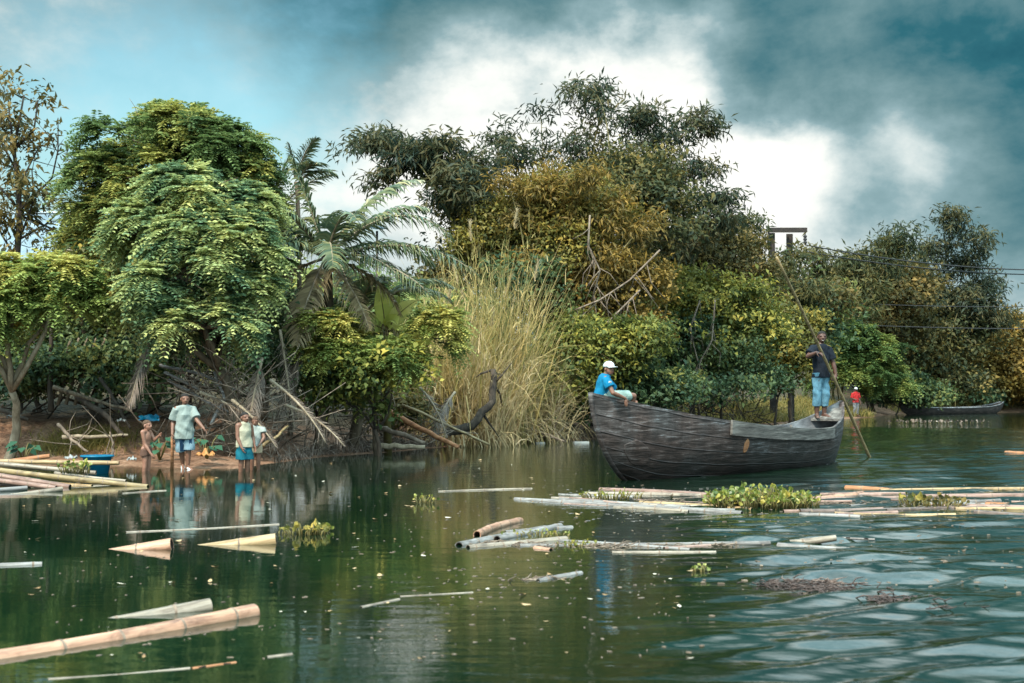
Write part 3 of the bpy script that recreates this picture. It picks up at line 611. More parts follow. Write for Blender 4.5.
bamboo_clump('bamboo clump with low rounded tops beyond the man with the pole', W(835, 410, 92),
    [[(830, 330), (820, 270), (815, 245)], [(840, 320), (850, 270), (860, 245)], [(830, 340), (790, 290), (785, 265)], [(845, 330), (880, 280), (890, 235)], [(850, 330), (890, 260), (905, 230)]], 'bamboo', 92, n=130, leaf=.5, rad=22, per=15, rr=.4)
bamboo_clump('tallest dark bamboo clump on the right far bank under the wires', W(945, 405, 104),
    [[(945, 320), (945, 250), (955, 208)], [(945, 320), (930, 270), (925, 240)], [(950, 330), (975, 270), (985, 235)], [(955, 330), (985, 300), (990, 275)], [(935, 330), (900, 270), (890, 240)], [(950, 330), (965, 260), (968, 225)], [(960, 340), (992, 320), (1003, 315)], [(940, 320), (915, 290), (905, 262)]], 'bamboo_teal', 104, n=140, leaf=.52, rad=20, per=15, rr=.42)

# --- shrubs and trees on the middle and right bank ---------------------------
def bush(label, px, d, lobes, mat, leaf=lf_broad, cat='shrub', name='bank_shrub', sub=12, per=6, more=1.6, kw=None, tr=.07, group='bushes along the bank', **k2):
    b = W(px, 415, d)
    return tree(name, label, cat, b, [lob(x, y, d + (q[0] if q else 0), rx, ry) for x, y, rx, ry, *q in lobes], leaf, mat, 'bark_dark', tr=tr, sub=int(sub * more), per=per + 1, group=group, kw=kw or {}, **k2)
B = lambda L, n=12, r=.3, **k: dict(L=L * .95, n=n + 7, r=r, wid=.56, **k)
bush('rounded ochre vine covered tree below the bamboo tops', 565, 44, [(548, 205, 32, 26), (522, 240, 30, 32), (600, 232, 30, 34), (566, 268, 44, 36), (584, 200, 22, 20), (498, 230, 20, 28), (478, 250, 16, 20), (556, 238, 30, 26)], 'ochre', cat='tree', name='vine_covered_tree', sub=22, per=7, kw=B(.145, 14, .2, tipc=.15), tr=.14, more=1.5)
bush('dark tree filling the gap under the arching bamboo', 455, 46.5, [(468, 225, 26, 30), (470, 275, 34, 30), (500, 260, 40, 60), (430, 305, 34, 24), (620, 210, 40, 55), (660, 230, 36, 60)], 'bamboo', cat='tree', name='broadleaf_tree', sub=18, per=7, kw=B(.2, 12, .25), tr=.13)
bamboo_clump('rusty bamboo clump with feathery sprays above the reeds', W(560, 420, 43.2), [[(530, 290), (520, 220), (505, 175)], [(545, 280), (545, 210), (550, 168)], [(560, 280), (575, 210), (590, 165)], [(580, 290), (605, 225), (628, 185)], [(570, 280), (560, 225), (530, 190)], [(590, 300), (625, 245), (655, 215)]], 'orange', 43.2, n=120, leaf=.26, rad=17)
bush('orange brown bush right of the reeds', 612, 44, [(610, 300, 40, 26), (580, 318, 34, 26), (640, 285, 26, 26), (625, 335, 34, 24), (568, 290, 24, 20)], 'orange', sub=16, kw=B(.16, 13, .2))
bush('yellow green bush behind the boy in the boat', 600, 41.6, [(562, 372, 30, 30), (575, 345, 26, 22), (605, 370, 32, 26), (590, 345, 30, 18), (560, 400, 26, 20), (640, 345, 30, 22)], 'midgreen', sub=16, kw=B(.16, 13, .2))
bush('dark bush at the waterline left of the boat', 575, 42.5, [(560, 415, 30, 20), (590, 412, 32, 22), (625, 405, 34, 26), (660, 400, 34, 28)], 'dkgreen', sub=14, kw=B(.17, 12, .2))
bush('bright yellow green bush above the middle of the boat', 720, 52, [(690, 300, 36, 26), (735, 310, 34, 26), (715, 340, 36, 26), (755, 335, 26, 26), (665, 320, 26, 24)], 'midgreen', sub=16, kw=B(.19, 13, .24, tipc=.4))
bush('brown tree with hanging dead vines above the boat', 690, 54, [(680, 260, 38, 34), (715, 258, 34, 30), (650, 265, 34, 30), (748, 285, 24, 26), (700, 290, 40, 24)], 'brownleaf', cat='tree', name='vine_covered_tree', sub=17, per=7, kw=B(.2, 13, .26), tr=.13)
bush('dark green bush low behind the middle of the boat', 700, 51, [(650, 375, 36, 34), (700, 385, 40, 34), (745, 375, 34, 30), (690, 350, 34, 26)], 'dkgreen', sub=16, kw=B(.19, 12, .24))
bush('olive bush left of the standing man', 775, 60, [(775, 350, 34, 24), (800, 370, 26, 22), (760, 380, 30, 22), (790, 328, 28, 20)], 'ochre', sub=16, kw=B(.22, 12, .28, tipc=.1))
bush('olive brown tree under the utility pole', 790, 66, [(785, 304, 32, 24), (818, 306, 26, 20), (755, 304, 28, 24), (800, 330, 30, 22)], 'brownleaf', cat='tree', name='broadleaf_tree', sub=16, kw=B(.26, 12, .32), tr=.12)
bush('light green layered tree behind the standing man', 872, 90, [(835, 335, 28, 14), (860, 350, 30, 14), (830, 360, 26, 14), (870, 372, 28, 13), (845, 380, 28, 13), (885, 385, 18, 10), (820, 325, 22, 12)], 'layer', lf_feather, cat='tree', name='feathery_tree', sub=18, per=7, kw=dict(size=.75, n=8, k=6, tipc=.35), tr=.12, flat=.25, group=None)
bush('tall olive brown tree left of the far bamboo', 875, 98, [(870, 290, 34, 28), (840, 300, 32, 28), (900, 300, 30, 32), (860, 320, 40, 28), (895, 335, 34, 26)], 'brownleaf', cat='tree', name='broadleaf_tree', sub=17, per=7, kw=B(.36, 12, .45), tr=.16)
bush('dark tree standing over the moored far boat', 925, 106, [(915, 345, 36, 30), (950, 340, 36, 34), (900, 375, 34, 28), (940, 380, 38, 28)], 'bamboo', cat='tree', name='broadleaf_tree', sub=17, per=7, kw=B(.36, 12, .45), tr=.16)
bush('rusty brown bush hanging over the far bank at the right edge', 985, 112, [(975, 345, 34, 30), (1005, 365, 34, 26), (960, 375, 34, 24), (1000, 335, 22, 18), (985, 388, 36, 16), (1035, 375, 36, 26)], 'orange', sub=17, per=7, kw=B(.38, 12, .48))
bush('low rust coloured bush at the end of the far boat', 1020, 116, [(1005, 395, 30, 12), (1035, 392, 30, 14), (1060, 385, 36, 20)], 'brownleaf', sub=13, kw=B(.38, 12, .4))
bush('dark tree rising beyond the frame on the far right bank', 1085, 118, [(1080, 350, 40, 26), (1060, 370, 36, 24), (1110, 345, 40, 40), (1150, 350, 50, 46)], 'dkgreen', cat='tree', name='broadleaf_tree', sub=15, kw=B(.45, 12, .5))
bush('shrub with dark leaves behind the red shirted person', 895, 97, [(880, 395, 18, 12), (905, 392, 22, 16), (925, 398, 22, 12)], 'dkgreen', sub=14, kw=B(.3, 12, .34))
bush('grey green shrub hanging over the far boat', 950, 112, [(945, 392, 26, 12), (915, 388, 22, 14), (975, 395, 24, 10)], 'feather', sub=14, kw=B(.32, 12, .36))
# understorey behind the left bank
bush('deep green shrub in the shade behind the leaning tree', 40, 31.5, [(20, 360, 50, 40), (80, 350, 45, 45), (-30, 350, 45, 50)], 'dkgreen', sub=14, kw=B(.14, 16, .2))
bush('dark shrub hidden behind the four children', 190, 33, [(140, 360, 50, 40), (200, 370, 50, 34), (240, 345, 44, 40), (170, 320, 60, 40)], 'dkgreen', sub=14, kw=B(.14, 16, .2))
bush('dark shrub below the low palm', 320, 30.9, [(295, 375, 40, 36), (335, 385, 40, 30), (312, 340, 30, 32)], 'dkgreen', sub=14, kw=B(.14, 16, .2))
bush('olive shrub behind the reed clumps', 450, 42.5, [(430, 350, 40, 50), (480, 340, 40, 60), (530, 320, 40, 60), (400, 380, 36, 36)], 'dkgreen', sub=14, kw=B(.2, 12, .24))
bush('bushy dark tree behind the slim young palm', 300, 39, [(300, 310, 40, 36), (350, 315, 40, 34), (250, 300, 40, 40), (410, 330, 40, 34)], 'feather_olive', cat='tree', name='broadleaf_tree', sub=15, kw=B(.22, 12, .28), tr=.12)
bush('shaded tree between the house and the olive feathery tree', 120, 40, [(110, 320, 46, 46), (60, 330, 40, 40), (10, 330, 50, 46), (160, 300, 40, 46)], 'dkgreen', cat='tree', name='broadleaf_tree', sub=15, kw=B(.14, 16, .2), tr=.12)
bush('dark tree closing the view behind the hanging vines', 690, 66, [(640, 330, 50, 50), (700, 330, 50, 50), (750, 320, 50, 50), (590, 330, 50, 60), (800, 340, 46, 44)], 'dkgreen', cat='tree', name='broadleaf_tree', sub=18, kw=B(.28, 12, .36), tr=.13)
bush('dark tree closing the view behind the far layered tree', 880, 116, [(850, 350, 50, 40), (900, 350, 50, 40), (950, 345, 50, 40), (1000, 355, 44, 32)], 'bamboo', cat='tree', name='broadleaf_tree', sub=18, kw=B(.45, 12, .55), tr=.16)

bush('brown leaved tangle at the foot of the reed clumps', 445, 36.8, [(428, 405, 24, 20), (472, 424, 24, 11, 1.6), (520, 432, 24, 9, 3.4), (400, 415, 22, 16, -2.5)], 'brownleaf', sub=13, kw=B(.15, 12, .2))
bush('low dark shrub under the leaning stakes', 95, 29.9, [(60, 378, 34, 22), (105, 372, 34, 26), (140, 385, 26, 22), (25, 385, 30, 18)], 'dkgreen', sub=13, kw=B(.14, 14, .2))
# grassy bank near the stern, undergrowth
def grass_mass(name, label, X, Y, n, h, mat, w=.03, droop=1.2):
    """countless blades in one object"""
    lb = LB(); P = np.stack([X, Y, ground(X, Y) - .01], 1)
    lb.strips(P, np.stack([rng.normal(0, .5, n), rng.normal(-.2, .5, n), np.ones(n)], 1), h * rng.uniform(.4, 1.2, n), w, droop * rng.uniform(.4, 1.6, n), np.clip(rng.normal(.5, .25, n), 0, 1), 3)
    o = P.mean(0); tag(lb.build(name, M[mat], None, o, loc=o), label, 'grass', kind='stuff')
def shore_points(x0, x1, n, s0, s1):
    X = rng.uniform(x0, x1, n); Y = np.interp(X, SH[:, 0], SH[:, 1]) + rng.uniform(s0, s1, n) * np.clip(1 + np.abs(np.gradient(np.interp(X, SH[:, 0], SH[:, 1]))) * 0, 1, 3); return X, Y
n = 9000; X, Y = shore_points(7, 24, n, 1.0, 10); grass_mass('bank_grass', 'olive grass covering the slope left of the standing man', X, Y, n, .7, 'grass', .05)
n = 2600; X = rng.normal(-9.3, .5, n); Y = rng.normal(28.6, .35, n); grass_mass('bank_grass', 'dry olive grass tuft on the bare earth above the blue basin', X, Y, n, .42, 'grass', .014, 1.6)
n = 4000; X, Y = shore_points(-5, 3, n, .3, 3.0); grass_mass('bank_grass', 'dead grass trailing along the water below the reeds', X, Y, n, .55, 'dry', .022, 2.5)
n = 2500; X, Y = shore_points(30, 60, n, .5, 5.0); grass_mass('bank_grass', 'pale grass fringe on the far bank beside the moored boat', X, Y, n, .9, 'grass', .08, 1.5)
def brushwood(label, X, Y, hmax, n, mat, lmin=.5, lmax=2.0, rad=.012, lean=.8):
    mb = MB()
    for x, y in zip(X, Y):
        p = np.array([x, y, gz(x, y) + rng.random() ** 1.5 * hmax]); d = nrm(np.array([rng.normal(0, 1), rng.normal(0, .5), rng.normal(.25, lean)])); L = rng.uniform(lmin, lmax)
        q = p + d * L; mid = (p + q) / 2 + rng.normal(0, .08 * L, 3); r = rad * rng.uniform(.5, 1.8); mb.tube([p, mid, q], [r, r * .8, r * .4], 4)
    o = np.array([np.mean(X), np.mean(Y), 0]); tag(mb.build('brushwood', M[mat], None, o, loc=o), label, 'brushwood', kind='stuff')
n = 340; X, Y = shore_points(-7.6, -3.2, n, 1.8, 4.5); brushwood('tangle of dead twigs on the bank behind the children', X, Y, 1.6, n, 'dead')
n = 70; X, Y = shore_points(-12, -7, n, 3.8, 5); brushwood('dark twigs and roots under the leaning tree', X, Y, 1.5, n, 'bark_dark', .5, 2.2, .016)
n = 260; X, Y = shore_points(-4, 3, n, .3, 2.2); brushwood('grey twigs washed up along the bank under the reeds', X, Y, .8, n, 'dead', .4, 1.6)
n = 200; X, Y = shore_points(3, 12, n, .5, 3.5); brushwood('dark twigs hanging over the water behind the boat', X, Y, 1.6, n, 'bark_dark', .6, 2.4, .018)
n = 160
# dead palm fronds and hanging vines, one object each
def dead_frond(label, px, py, d, dirn, L, droop, ll=.5, n=44, mat='dry', hang=2.5):
    p = W(px, py, d); o = frond_obj(None, p, p, dirn, L, droop, mat, ll, n, hang, .04, 40, 'dead_palm_frond'); o.location = Vector(p); tag(o, label, 'palm frond', 'dead palm fronds on the bank')
for a in [('grey dead palm frond hanging left of the tallest boy', 150, 340, 28.0, (-.25, -.3, -1), 1.5, .3), ('brown dead palm frond hanging behind the pair of children', 262, 358, 27.6, (-.15, -.3, -1), 1.9, .2), ('pale dead palm frond leaning out right of the pair of children', 270, 380, 27.5, (.7, -.4, -.45), 2.0, .8),
          ('dead palm frond trailing into the water right of the children', 285, 405, 28.0, (.9, -.5, -.3), 1.8, .7), ('dead palm frond lying behind the tallest boy', 200, 392, 27.5, (.9, -.2, -.35), 1.9, .5), ('dead palm frond sloping to the water near the pair of children', 232, 400, 27.3, (.75, -.5, -.5), 1.6, .5),
          ('dry straw coloured frond hanging from the palm trunk', 280, 330, 29.5, (.2, -.2, -1), 2.3, .3), ('dry curled frond hanging beside the palm trunk', 305, 345, 29.8, (-.3, -.3, -.8), 2.0, .7), ('matted dead frond at the foot of the reeds', 420, 388, 33, (.6, -.6, -.6), 1.6, 1.2), ('dead frond beside the dark log', 455, 392, 35, (-.5, -.6, -.7), 1.5, 1.0)]: dead_frond(*a)
def vine(label, pts, d, r=.02, mat='dead', n=10):
    mb = MB(); w = [W(x, y, d + rng.normal(0, .2)) for x, y in pts]
    mb.tube(w, r, 5)
    for i in range(n):
        k = rng.integers(0, len(w) - 1); a = w[k] + (w[k + 1] - w[k]) * rng.random(); b = a + np.array([rng.normal(0, .35), rng.normal(0, .2), -rng.uniform(.3, 1.3)]); mb.tube([a, (a + b) / 2 + rng.normal(0, .12, 3), b], [r * .5, r * .4, r * .25], 4)
    tag(mb.build('hanging_vine', M[mat], None, w[0], loc=w[0]), label, 'vine', 'hanging dead vines')
for i, a in enumerate([('brown vine looping down over the dark bush above the boat', [(700, 300), (690, 330), (700, 370), (705, 400)]), ('long grey vine hanging above the middle of the boat', [(715, 300), (712, 340), (690, 380), (700, 410)]), ('pale dead branch reaching left above the boy in the boat', [(660, 250), (630, 280), (600, 300), (575, 310)]),
          ('thin dead branch crossing the reeds', [(640, 290), (600, 330), (560, 355)]), ('twisted grey vine high on the ochre tree', [(590, 215), (588, 245), (600, 270), (592, 300)])]): vine(a[0], a[1], 41.5 if i > 1 else 50, .03, n=14)
# ------------------------------------------------------------------ boats
def boatwood(name, dark, mid, light, blue):
    """weathered planks: fine grain along the hull, streaks running down, darker and wetter towards the water line"""
    m, nt, out = newmat(name); L = nt.links.new
    tc = N(nt, 'ShaderNodeTexCoord'); P = tc.outputs['Object']
    mp = N(nt, 'ShaderNodeMapping'); mp.inputs['Scale'].default_value = (1.3, 3, 15); mp.inputs['Rotation'].default_value = (0, R(24), 0); L(P, mp.inputs[0])
    g = N(nt, 'ShaderNodeTexNoise', i_Scale=1.6, i_Detail=8.0, i_Roughness=.7, i_Distortion=.4); L(mp.outputs[0], g.inputs[0])
    mp2 = N(nt, 'ShaderNodeMapping'); mp2.inputs['Scale'].default_value = (4.5, 3, .9); mp2.inputs['Rotation'].default_value = (0, R(-14), 0); L(P, mp2.inputs[0])
    st = N(nt, 'ShaderNodeTexNoise', i_Scale=1.3, i_Detail=7.0, i_Roughness=.72); L(mp2.outputs[0], st.inputs[0])
    big = N(nt, 'ShaderNodeTexNoise', i_Scale=.9, i_Detail=4.0); L(P, big.inputs[0])
    a = N(nt, 'ShaderNodeMath', operation='MULTIPLY_ADD'); L(g.outputs[0], a.inputs[0]); a.inputs[1].default_value = .80
    b_ = N(nt, 'ShaderNodeMath', operation='MULTIPLY'); L(st.outputs[0], b_.inputs[0]); b_.inputs[1].default_value = .24; L(b_.outputs[0], a.inputs[2])
    rp = ramp(nt, [(.32, dark), (.47, mid), (.58, light), (.74, blue)]); L(a.outputs[0], rp.inputs[0])
    rb = ramp(nt, [(.46, (1, 1, 1)), (.6, (.9, .55, .42)), (.72, (.75, .5, .4))]); L(big.outputs[0], rb.inputs[0])
    mx = N(nt, 'ShaderNodeMix', data_type='RGBA', blend_type='MULTIPLY'); mx.inputs[0].default_value = .65; L(rp.outputs[0], mx.inputs[6]); L(rb.outputs[0], mx.inputs[7])
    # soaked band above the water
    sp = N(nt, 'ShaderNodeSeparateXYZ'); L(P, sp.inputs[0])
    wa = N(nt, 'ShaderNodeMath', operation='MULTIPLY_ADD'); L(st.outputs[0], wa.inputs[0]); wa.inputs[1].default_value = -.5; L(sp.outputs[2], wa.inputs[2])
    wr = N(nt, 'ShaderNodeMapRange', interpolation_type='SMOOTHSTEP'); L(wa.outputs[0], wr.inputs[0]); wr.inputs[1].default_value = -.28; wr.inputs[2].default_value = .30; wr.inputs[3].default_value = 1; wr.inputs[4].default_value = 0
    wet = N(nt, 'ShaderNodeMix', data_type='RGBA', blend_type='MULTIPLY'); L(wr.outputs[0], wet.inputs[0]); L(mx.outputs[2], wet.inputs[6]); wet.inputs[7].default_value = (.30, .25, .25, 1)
    # caulked seams between the planks
    ga = N(nt, 'ShaderNodeAttribute', attribute_name='girth'); gm_ = N(nt, 'ShaderNodeMath', operation='MULTIPLY_ADD'); L(big.outputs[0], gm_.inputs[0]); gm_.inputs[1].default_value = .35
    gs = N(nt, 'ShaderNodeMath', operation='MULTIPLY'); L(ga.outputs['Fac'], gs.inputs[0]); gs.inputs[1].default_value = 7.0; L(gs.outputs[0], gm_.inputs[2])
    fr = N(nt, 'ShaderNodeMath', operation='FRACT'); L(gm_.outputs[0], fr.inputs[0]); pp = N(nt, 'ShaderNodeMath', operation='SUBTRACT'); L(fr.outputs[0], pp.inputs[0]); pp.inputs[1].default_value = .5
    pa = N(nt, 'ShaderNodeMath', operation='ABSOLUTE'); L(pp.outputs[0], pa.inputs[0]); sm = N(nt, 'ShaderNodeMapRange', interpolation_type='SMOOTHSTEP'); L(pa.outputs[0], sm.inputs[0]); sm.inputs[1].default_value = .43; sm.inputs[2].default_value = .49; sm.inputs[3].default_value = 0; sm.inputs[4].default_value = .5
    # colour gets lighter towards the gunwale
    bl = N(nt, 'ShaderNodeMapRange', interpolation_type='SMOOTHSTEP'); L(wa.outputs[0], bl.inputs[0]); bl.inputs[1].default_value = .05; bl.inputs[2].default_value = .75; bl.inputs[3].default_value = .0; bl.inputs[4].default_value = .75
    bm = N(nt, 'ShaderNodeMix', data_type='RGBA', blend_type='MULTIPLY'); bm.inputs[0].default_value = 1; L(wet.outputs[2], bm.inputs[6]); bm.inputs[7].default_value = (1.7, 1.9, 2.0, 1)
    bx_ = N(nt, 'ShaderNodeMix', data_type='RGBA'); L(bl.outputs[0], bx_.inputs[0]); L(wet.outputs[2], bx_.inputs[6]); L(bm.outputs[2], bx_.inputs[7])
    se = N(nt, 'ShaderNodeMix', data_type='RGBA'); L(sm.outputs[0], se.inputs[0]); L(bx_.outputs[2], se.inputs[6]); se.inputs[7].default_value = (.012, .010, .010, 1)
    b = N(nt, 'ShaderNodeBsdfPrincipled'); b.inputs['Specular IOR Level'].default_value = .35; L(se.outputs[2], b.inputs['Base Color'])
    rr_ = N(nt, 'ShaderNodeMapRange'); L(wr.outputs[0], rr_.inputs[0]); rr_.inputs[3].default_value = .58; rr_.inputs[4].default_value = .28; L(rr_.outputs[0], b.inputs['Roughness'])
    sh_ = N(nt, 'ShaderNodeMath', operation='SUBTRACT'); L(a.outputs[0], sh_.inputs[0]); L(sm.outputs[0], sh_.inputs[1])
    bp = N(nt, 'ShaderNodeBump', i_Strength=.8, i_Distance=.03); L(sh_.outputs[0], bp.inputs['Height']); L(bp.outputs[0], b.inputs['Normal']); L(b.outputs[0], out.inputs[0]); return m
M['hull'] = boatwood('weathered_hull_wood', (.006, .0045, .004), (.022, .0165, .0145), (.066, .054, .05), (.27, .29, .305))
M['plank'] = surf('grey_plank_wood', [(.035, .031, .028), (.10, .09, .08), (.21, .195, .175)], (1.5, 8, 14), .8, .5)
M['hull_far'] = surf('dark_boat_wood', [(.012, .010, .010), (.035, .027, .024), (.08, .06, .05)], (2, 5, 9), .75, .4)
M['inner'] = surf('inner_boat_wood', [(.05, .05, .055), (.14, .14, .145), (.26, .27, .28)], (2, 6, 6), .85, .5)

def hull_sections(L, ts, half, gun, keel, rake0, rake1):
    """point on the hull side: u 0 keel .. 1 gunwale"""
    def pt(t, u, side, inset=0.0):
        b = np.interp(t, *half); zg = np.interp(t, *gun); zk = np.interp(t, *keel)
        b = max(0.0, b - inset * (b > .02)); zk = zk + inset
        xg = L * t; xk = xg + rake0 * max(0, 1 - t / .30) ** 1.5 - rake1 * max(0, (t - .80) / .20) ** 1.5
        cu = (1 - math.cos(u * PI / 2)) ** 1.0
        x = xk + (xg - xk) * (.25 * u + .75 * math.sin(u * PI / 2) ** .9); y = b * math.sin(u * PI / 2) ** .85
        z = zk + (zg - zk) * (.45 * u + .55 * cu)
        return np.array([x, side * y, z])
    return pt
def smooth_interp(xs_, ys_):
    t = np.linspace(0, 1, 201); y = np.interp(t, xs_, ys_)
    for _ in range(60): y[1:-1] = (y[:-2] + 2 * y[1:-1] + y[2:]) / 4
    return t, y
def make_boat(root, L, half, gun, keel, rake0, rake1, th_=.05, mats=('hull', 'inner'), nt_=60, nu=12):
    half, gun, keel = smooth_interp(*half), smooth_interp(*gun), smooth_interp(*keel)
    pt = hull_sections(L, None, half, gun, keel, rake0, rake1); ts = np.linspace(0, 1, nt_ + 1); us = np.linspace(0, 1, nu + 1); mb = MB()
    for side in (-1, 1):
        n = nu + 1; vo = [pt(t, u, side) for t in ts for u in us]; vi = [pt(t, u, side, th_) for t in ts for u in us]
        for a in range(nt_ + 1):
            for i in range(n):                        # the two skins meet at the gunwale plane
                if i == nu: vi[a * n + i][2] = vo[a * n + i][2]
        fo = [(a * n + i, a * n + i + 1, (a + 1) * n + i + 1, (a + 1) * n + i) for a in range(nt_) for i in range(nu)]
        mb.add(vo, fo, 0); mb.add(vi, [f[::-1] for f in fo], 1)
        tv = [vo[a * n + nu] for a in range(nt_ + 1)] + [vi[a * n + nu] for a in range(nt_ + 1)]
        mb.add(tv, [(a, nt_ + 1 + a, nt_ + 2 + a, a + 1) for a in range(nt_)], 0)
    me = mb.mesh('hull'); g = np.zeros(len(mb.v), np.float32); k_ = 0            # girth position for the plank seams
    for side in range(2):
        for rep in range(2): g[k_:k_ + (nt_ + 1) * (nu + 1)] = np.tile(us, nt_ + 1); k_ += (nt_ + 1) * (nu + 1)
        g[k_:k_ + 2 * (nt_ + 1)] = 1; k_ += 2 * (nt_ + 1)
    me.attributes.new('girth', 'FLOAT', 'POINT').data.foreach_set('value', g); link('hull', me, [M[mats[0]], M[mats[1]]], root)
    return pt
BOW = np.array([1.25, 20.9, 0]); bdir = np.array([5.92, 7.4, 0]); BL = np.linalg.norm(bdir); bdir /= BL
punt = empty('wooden_boat', BOW, 'large weathered wooden river boat with upturned bow carrying a boy and a standing man', 'boat')
punt.rotation_euler = (0, 0, math.atan2(bdir[1], bdir[0]))
BLAT = np.array([-bdir[1], bdir[0], 0])
def boatP(x, y, z): return BOW + bdir * x + BLAT * y + np.array([0, 0, z])
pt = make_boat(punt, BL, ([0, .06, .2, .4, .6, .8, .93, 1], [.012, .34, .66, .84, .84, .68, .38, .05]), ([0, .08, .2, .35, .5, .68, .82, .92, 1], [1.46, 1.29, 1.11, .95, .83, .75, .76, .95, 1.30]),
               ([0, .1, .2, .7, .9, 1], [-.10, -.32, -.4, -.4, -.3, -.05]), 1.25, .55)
def strake(name, t0, t1, u0, u1, mat, off=.022, th_=.03, side=-1, k=26):
    mb = MB(); rs = []
    for t in np.linspace(t0, t1, k):
        a, b = pt(t, u0, side), pt(t, u1, side); n = nrm(np.cross(pt(t + .005, u0, side) - a, b - a)); n = n if n[1] * side > 0 else -n
        w = .002 * math.sin(40 * t)
        rs.append([a + n * off * .2, a + n * (off + th_), b + n * (off + th_) + np.array([0, 0, .012 + w]), b + n * off * .2 + np.array([0, 0, .012 + w])])
    mb.rings(rs); return mb.build(name, M[mat], punt, smooth=False)
strake('side_plank', .335, .80, .86, 1.0, 'plank'); strake('side_plank', .30, .84, .86, 1.0, 'plank', side=1)
for t_, nm in ((0.002, 'stem_post'), (.998, 'stern_post')):
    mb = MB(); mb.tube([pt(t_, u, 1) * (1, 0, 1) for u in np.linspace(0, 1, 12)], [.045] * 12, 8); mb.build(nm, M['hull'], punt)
# gunwale cap at the bow, sheathing patches
def patch(name, t, u, rt, ru, mat, k=16):
    mb = MB(); c = [];
    for r_, o in ((1.0, .001), (.97, .005), (.9, .006), (.6, .006), (.3, .006), (.05, .006)):
        c.append([]);
        for j in range(k):
            a = 2 * PI * j / k; w_ = 1 + .12 * math.sin(2 * a + 1) + .06 * math.sin(5 * a); tt, uu = t + rt * r_ * w_ * math.cos(a), u + ru * r_ * w_ * math.sin(a); p = pt(tt, uu, -1)
            n = nrm(np.cross(pt(tt + .004, uu, -1) - p, pt(tt, min(1, uu + .02), -1) - p)); n = n if n[1] < 0 else -n; c[-1].append(p + n * o)
    mb.rings(c); return mb.build(name, M[mat], punt)
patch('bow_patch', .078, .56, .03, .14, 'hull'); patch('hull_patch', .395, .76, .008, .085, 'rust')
def cross(name, t, z, w, h, mat):
    b = np.interp(t, [0, .06, .2, .4, .6, .8, .93, 1], [.05, .34, .66, .84, .84, .66, .36, .14]) - .07; mb = MB(); mb.box((BL * t, 0, z), (w, 0, 0), (0, b, 0), (0, 0, h)); return mb.build(name, M[mat], punt, smooth=False)
for t, z in ((.3, .80), (.48, .66), (.66, .60)): cross('thwart', t, z, .11, .025, 'plank')
for t in (.22, .38, .56, .74, .85):
    mb = MB(); pts = [pt(t, u, -1, .065) for u in np.linspace(.98, 0, 9)] + [pt(t, u, 1, .065) for u in np.linspace(0, .98, 9)][1:]; mb.tube(pts, .03, 6); mb.build('rib', M['plank'], punt)
def deck(name, t0, t1, dz, mat):
    mb = MB(); k = 10; top = []; 
    for t in np.linspace(t0, t1, k):
        a, b = pt(t, 1, -1, .06), pt(t, 1, 1, .06); top.append([a + (0, 0, dz), b + (0, 0, dz), b + (0, 0, dz - .04), a + (0, 0, dz - .04)])
    mb.rings(top); mb.build(name, M[mat], punt, smooth=False)
deck('stern_deck', .915, .975, -.05, 'plank'); deck('bow_deck', .03, .085, -.12, 'plank')

fb0, fb1 = W(898, 414, 97), W(1003, 414, 106); FBL = float(np.linalg.norm((fb1 - fb0)[:2])); fb0[2] = 0
far = empty('wooden_boat', fb0, 'long dark low boat moored under bushes on the far bank', 'boat'); far.rotation_euler = (0, 0, math.atan2((fb1 - fb0)[1], (fb1 - fb0)[0]))
ptf = make_boat(far, FBL, ([0, .1, .4, .7, .92, 1], [.05, .4, .7, .7, .45, .1]), ([0, .06, .2, .5, .8, .94, 1], [1.1, .75, .5, .46, .52, .72, .95]), ([0, .1, .9, 1], [.05, -.25, -.25, .05]), 1.0, .9, mats=('hull_far', 'hull_far'), nt_=40, nu=8)
for t in (.3, .5, .7):
    mb = MB(); mb.box((FBL * t, 0, .36), (.12, 0, 0), (0, .6, 0), (0, 0, .03)); mb.build('thwart', M['inner'], far)
mb = MB()
for side in (-1, 1): mb.tube([ptf(t, 1, side) + (0, side * .01, .02) for t in np.linspace(.01, .99, 24)], .045, 5)
mb.build('gunwale', M['inner'], far)

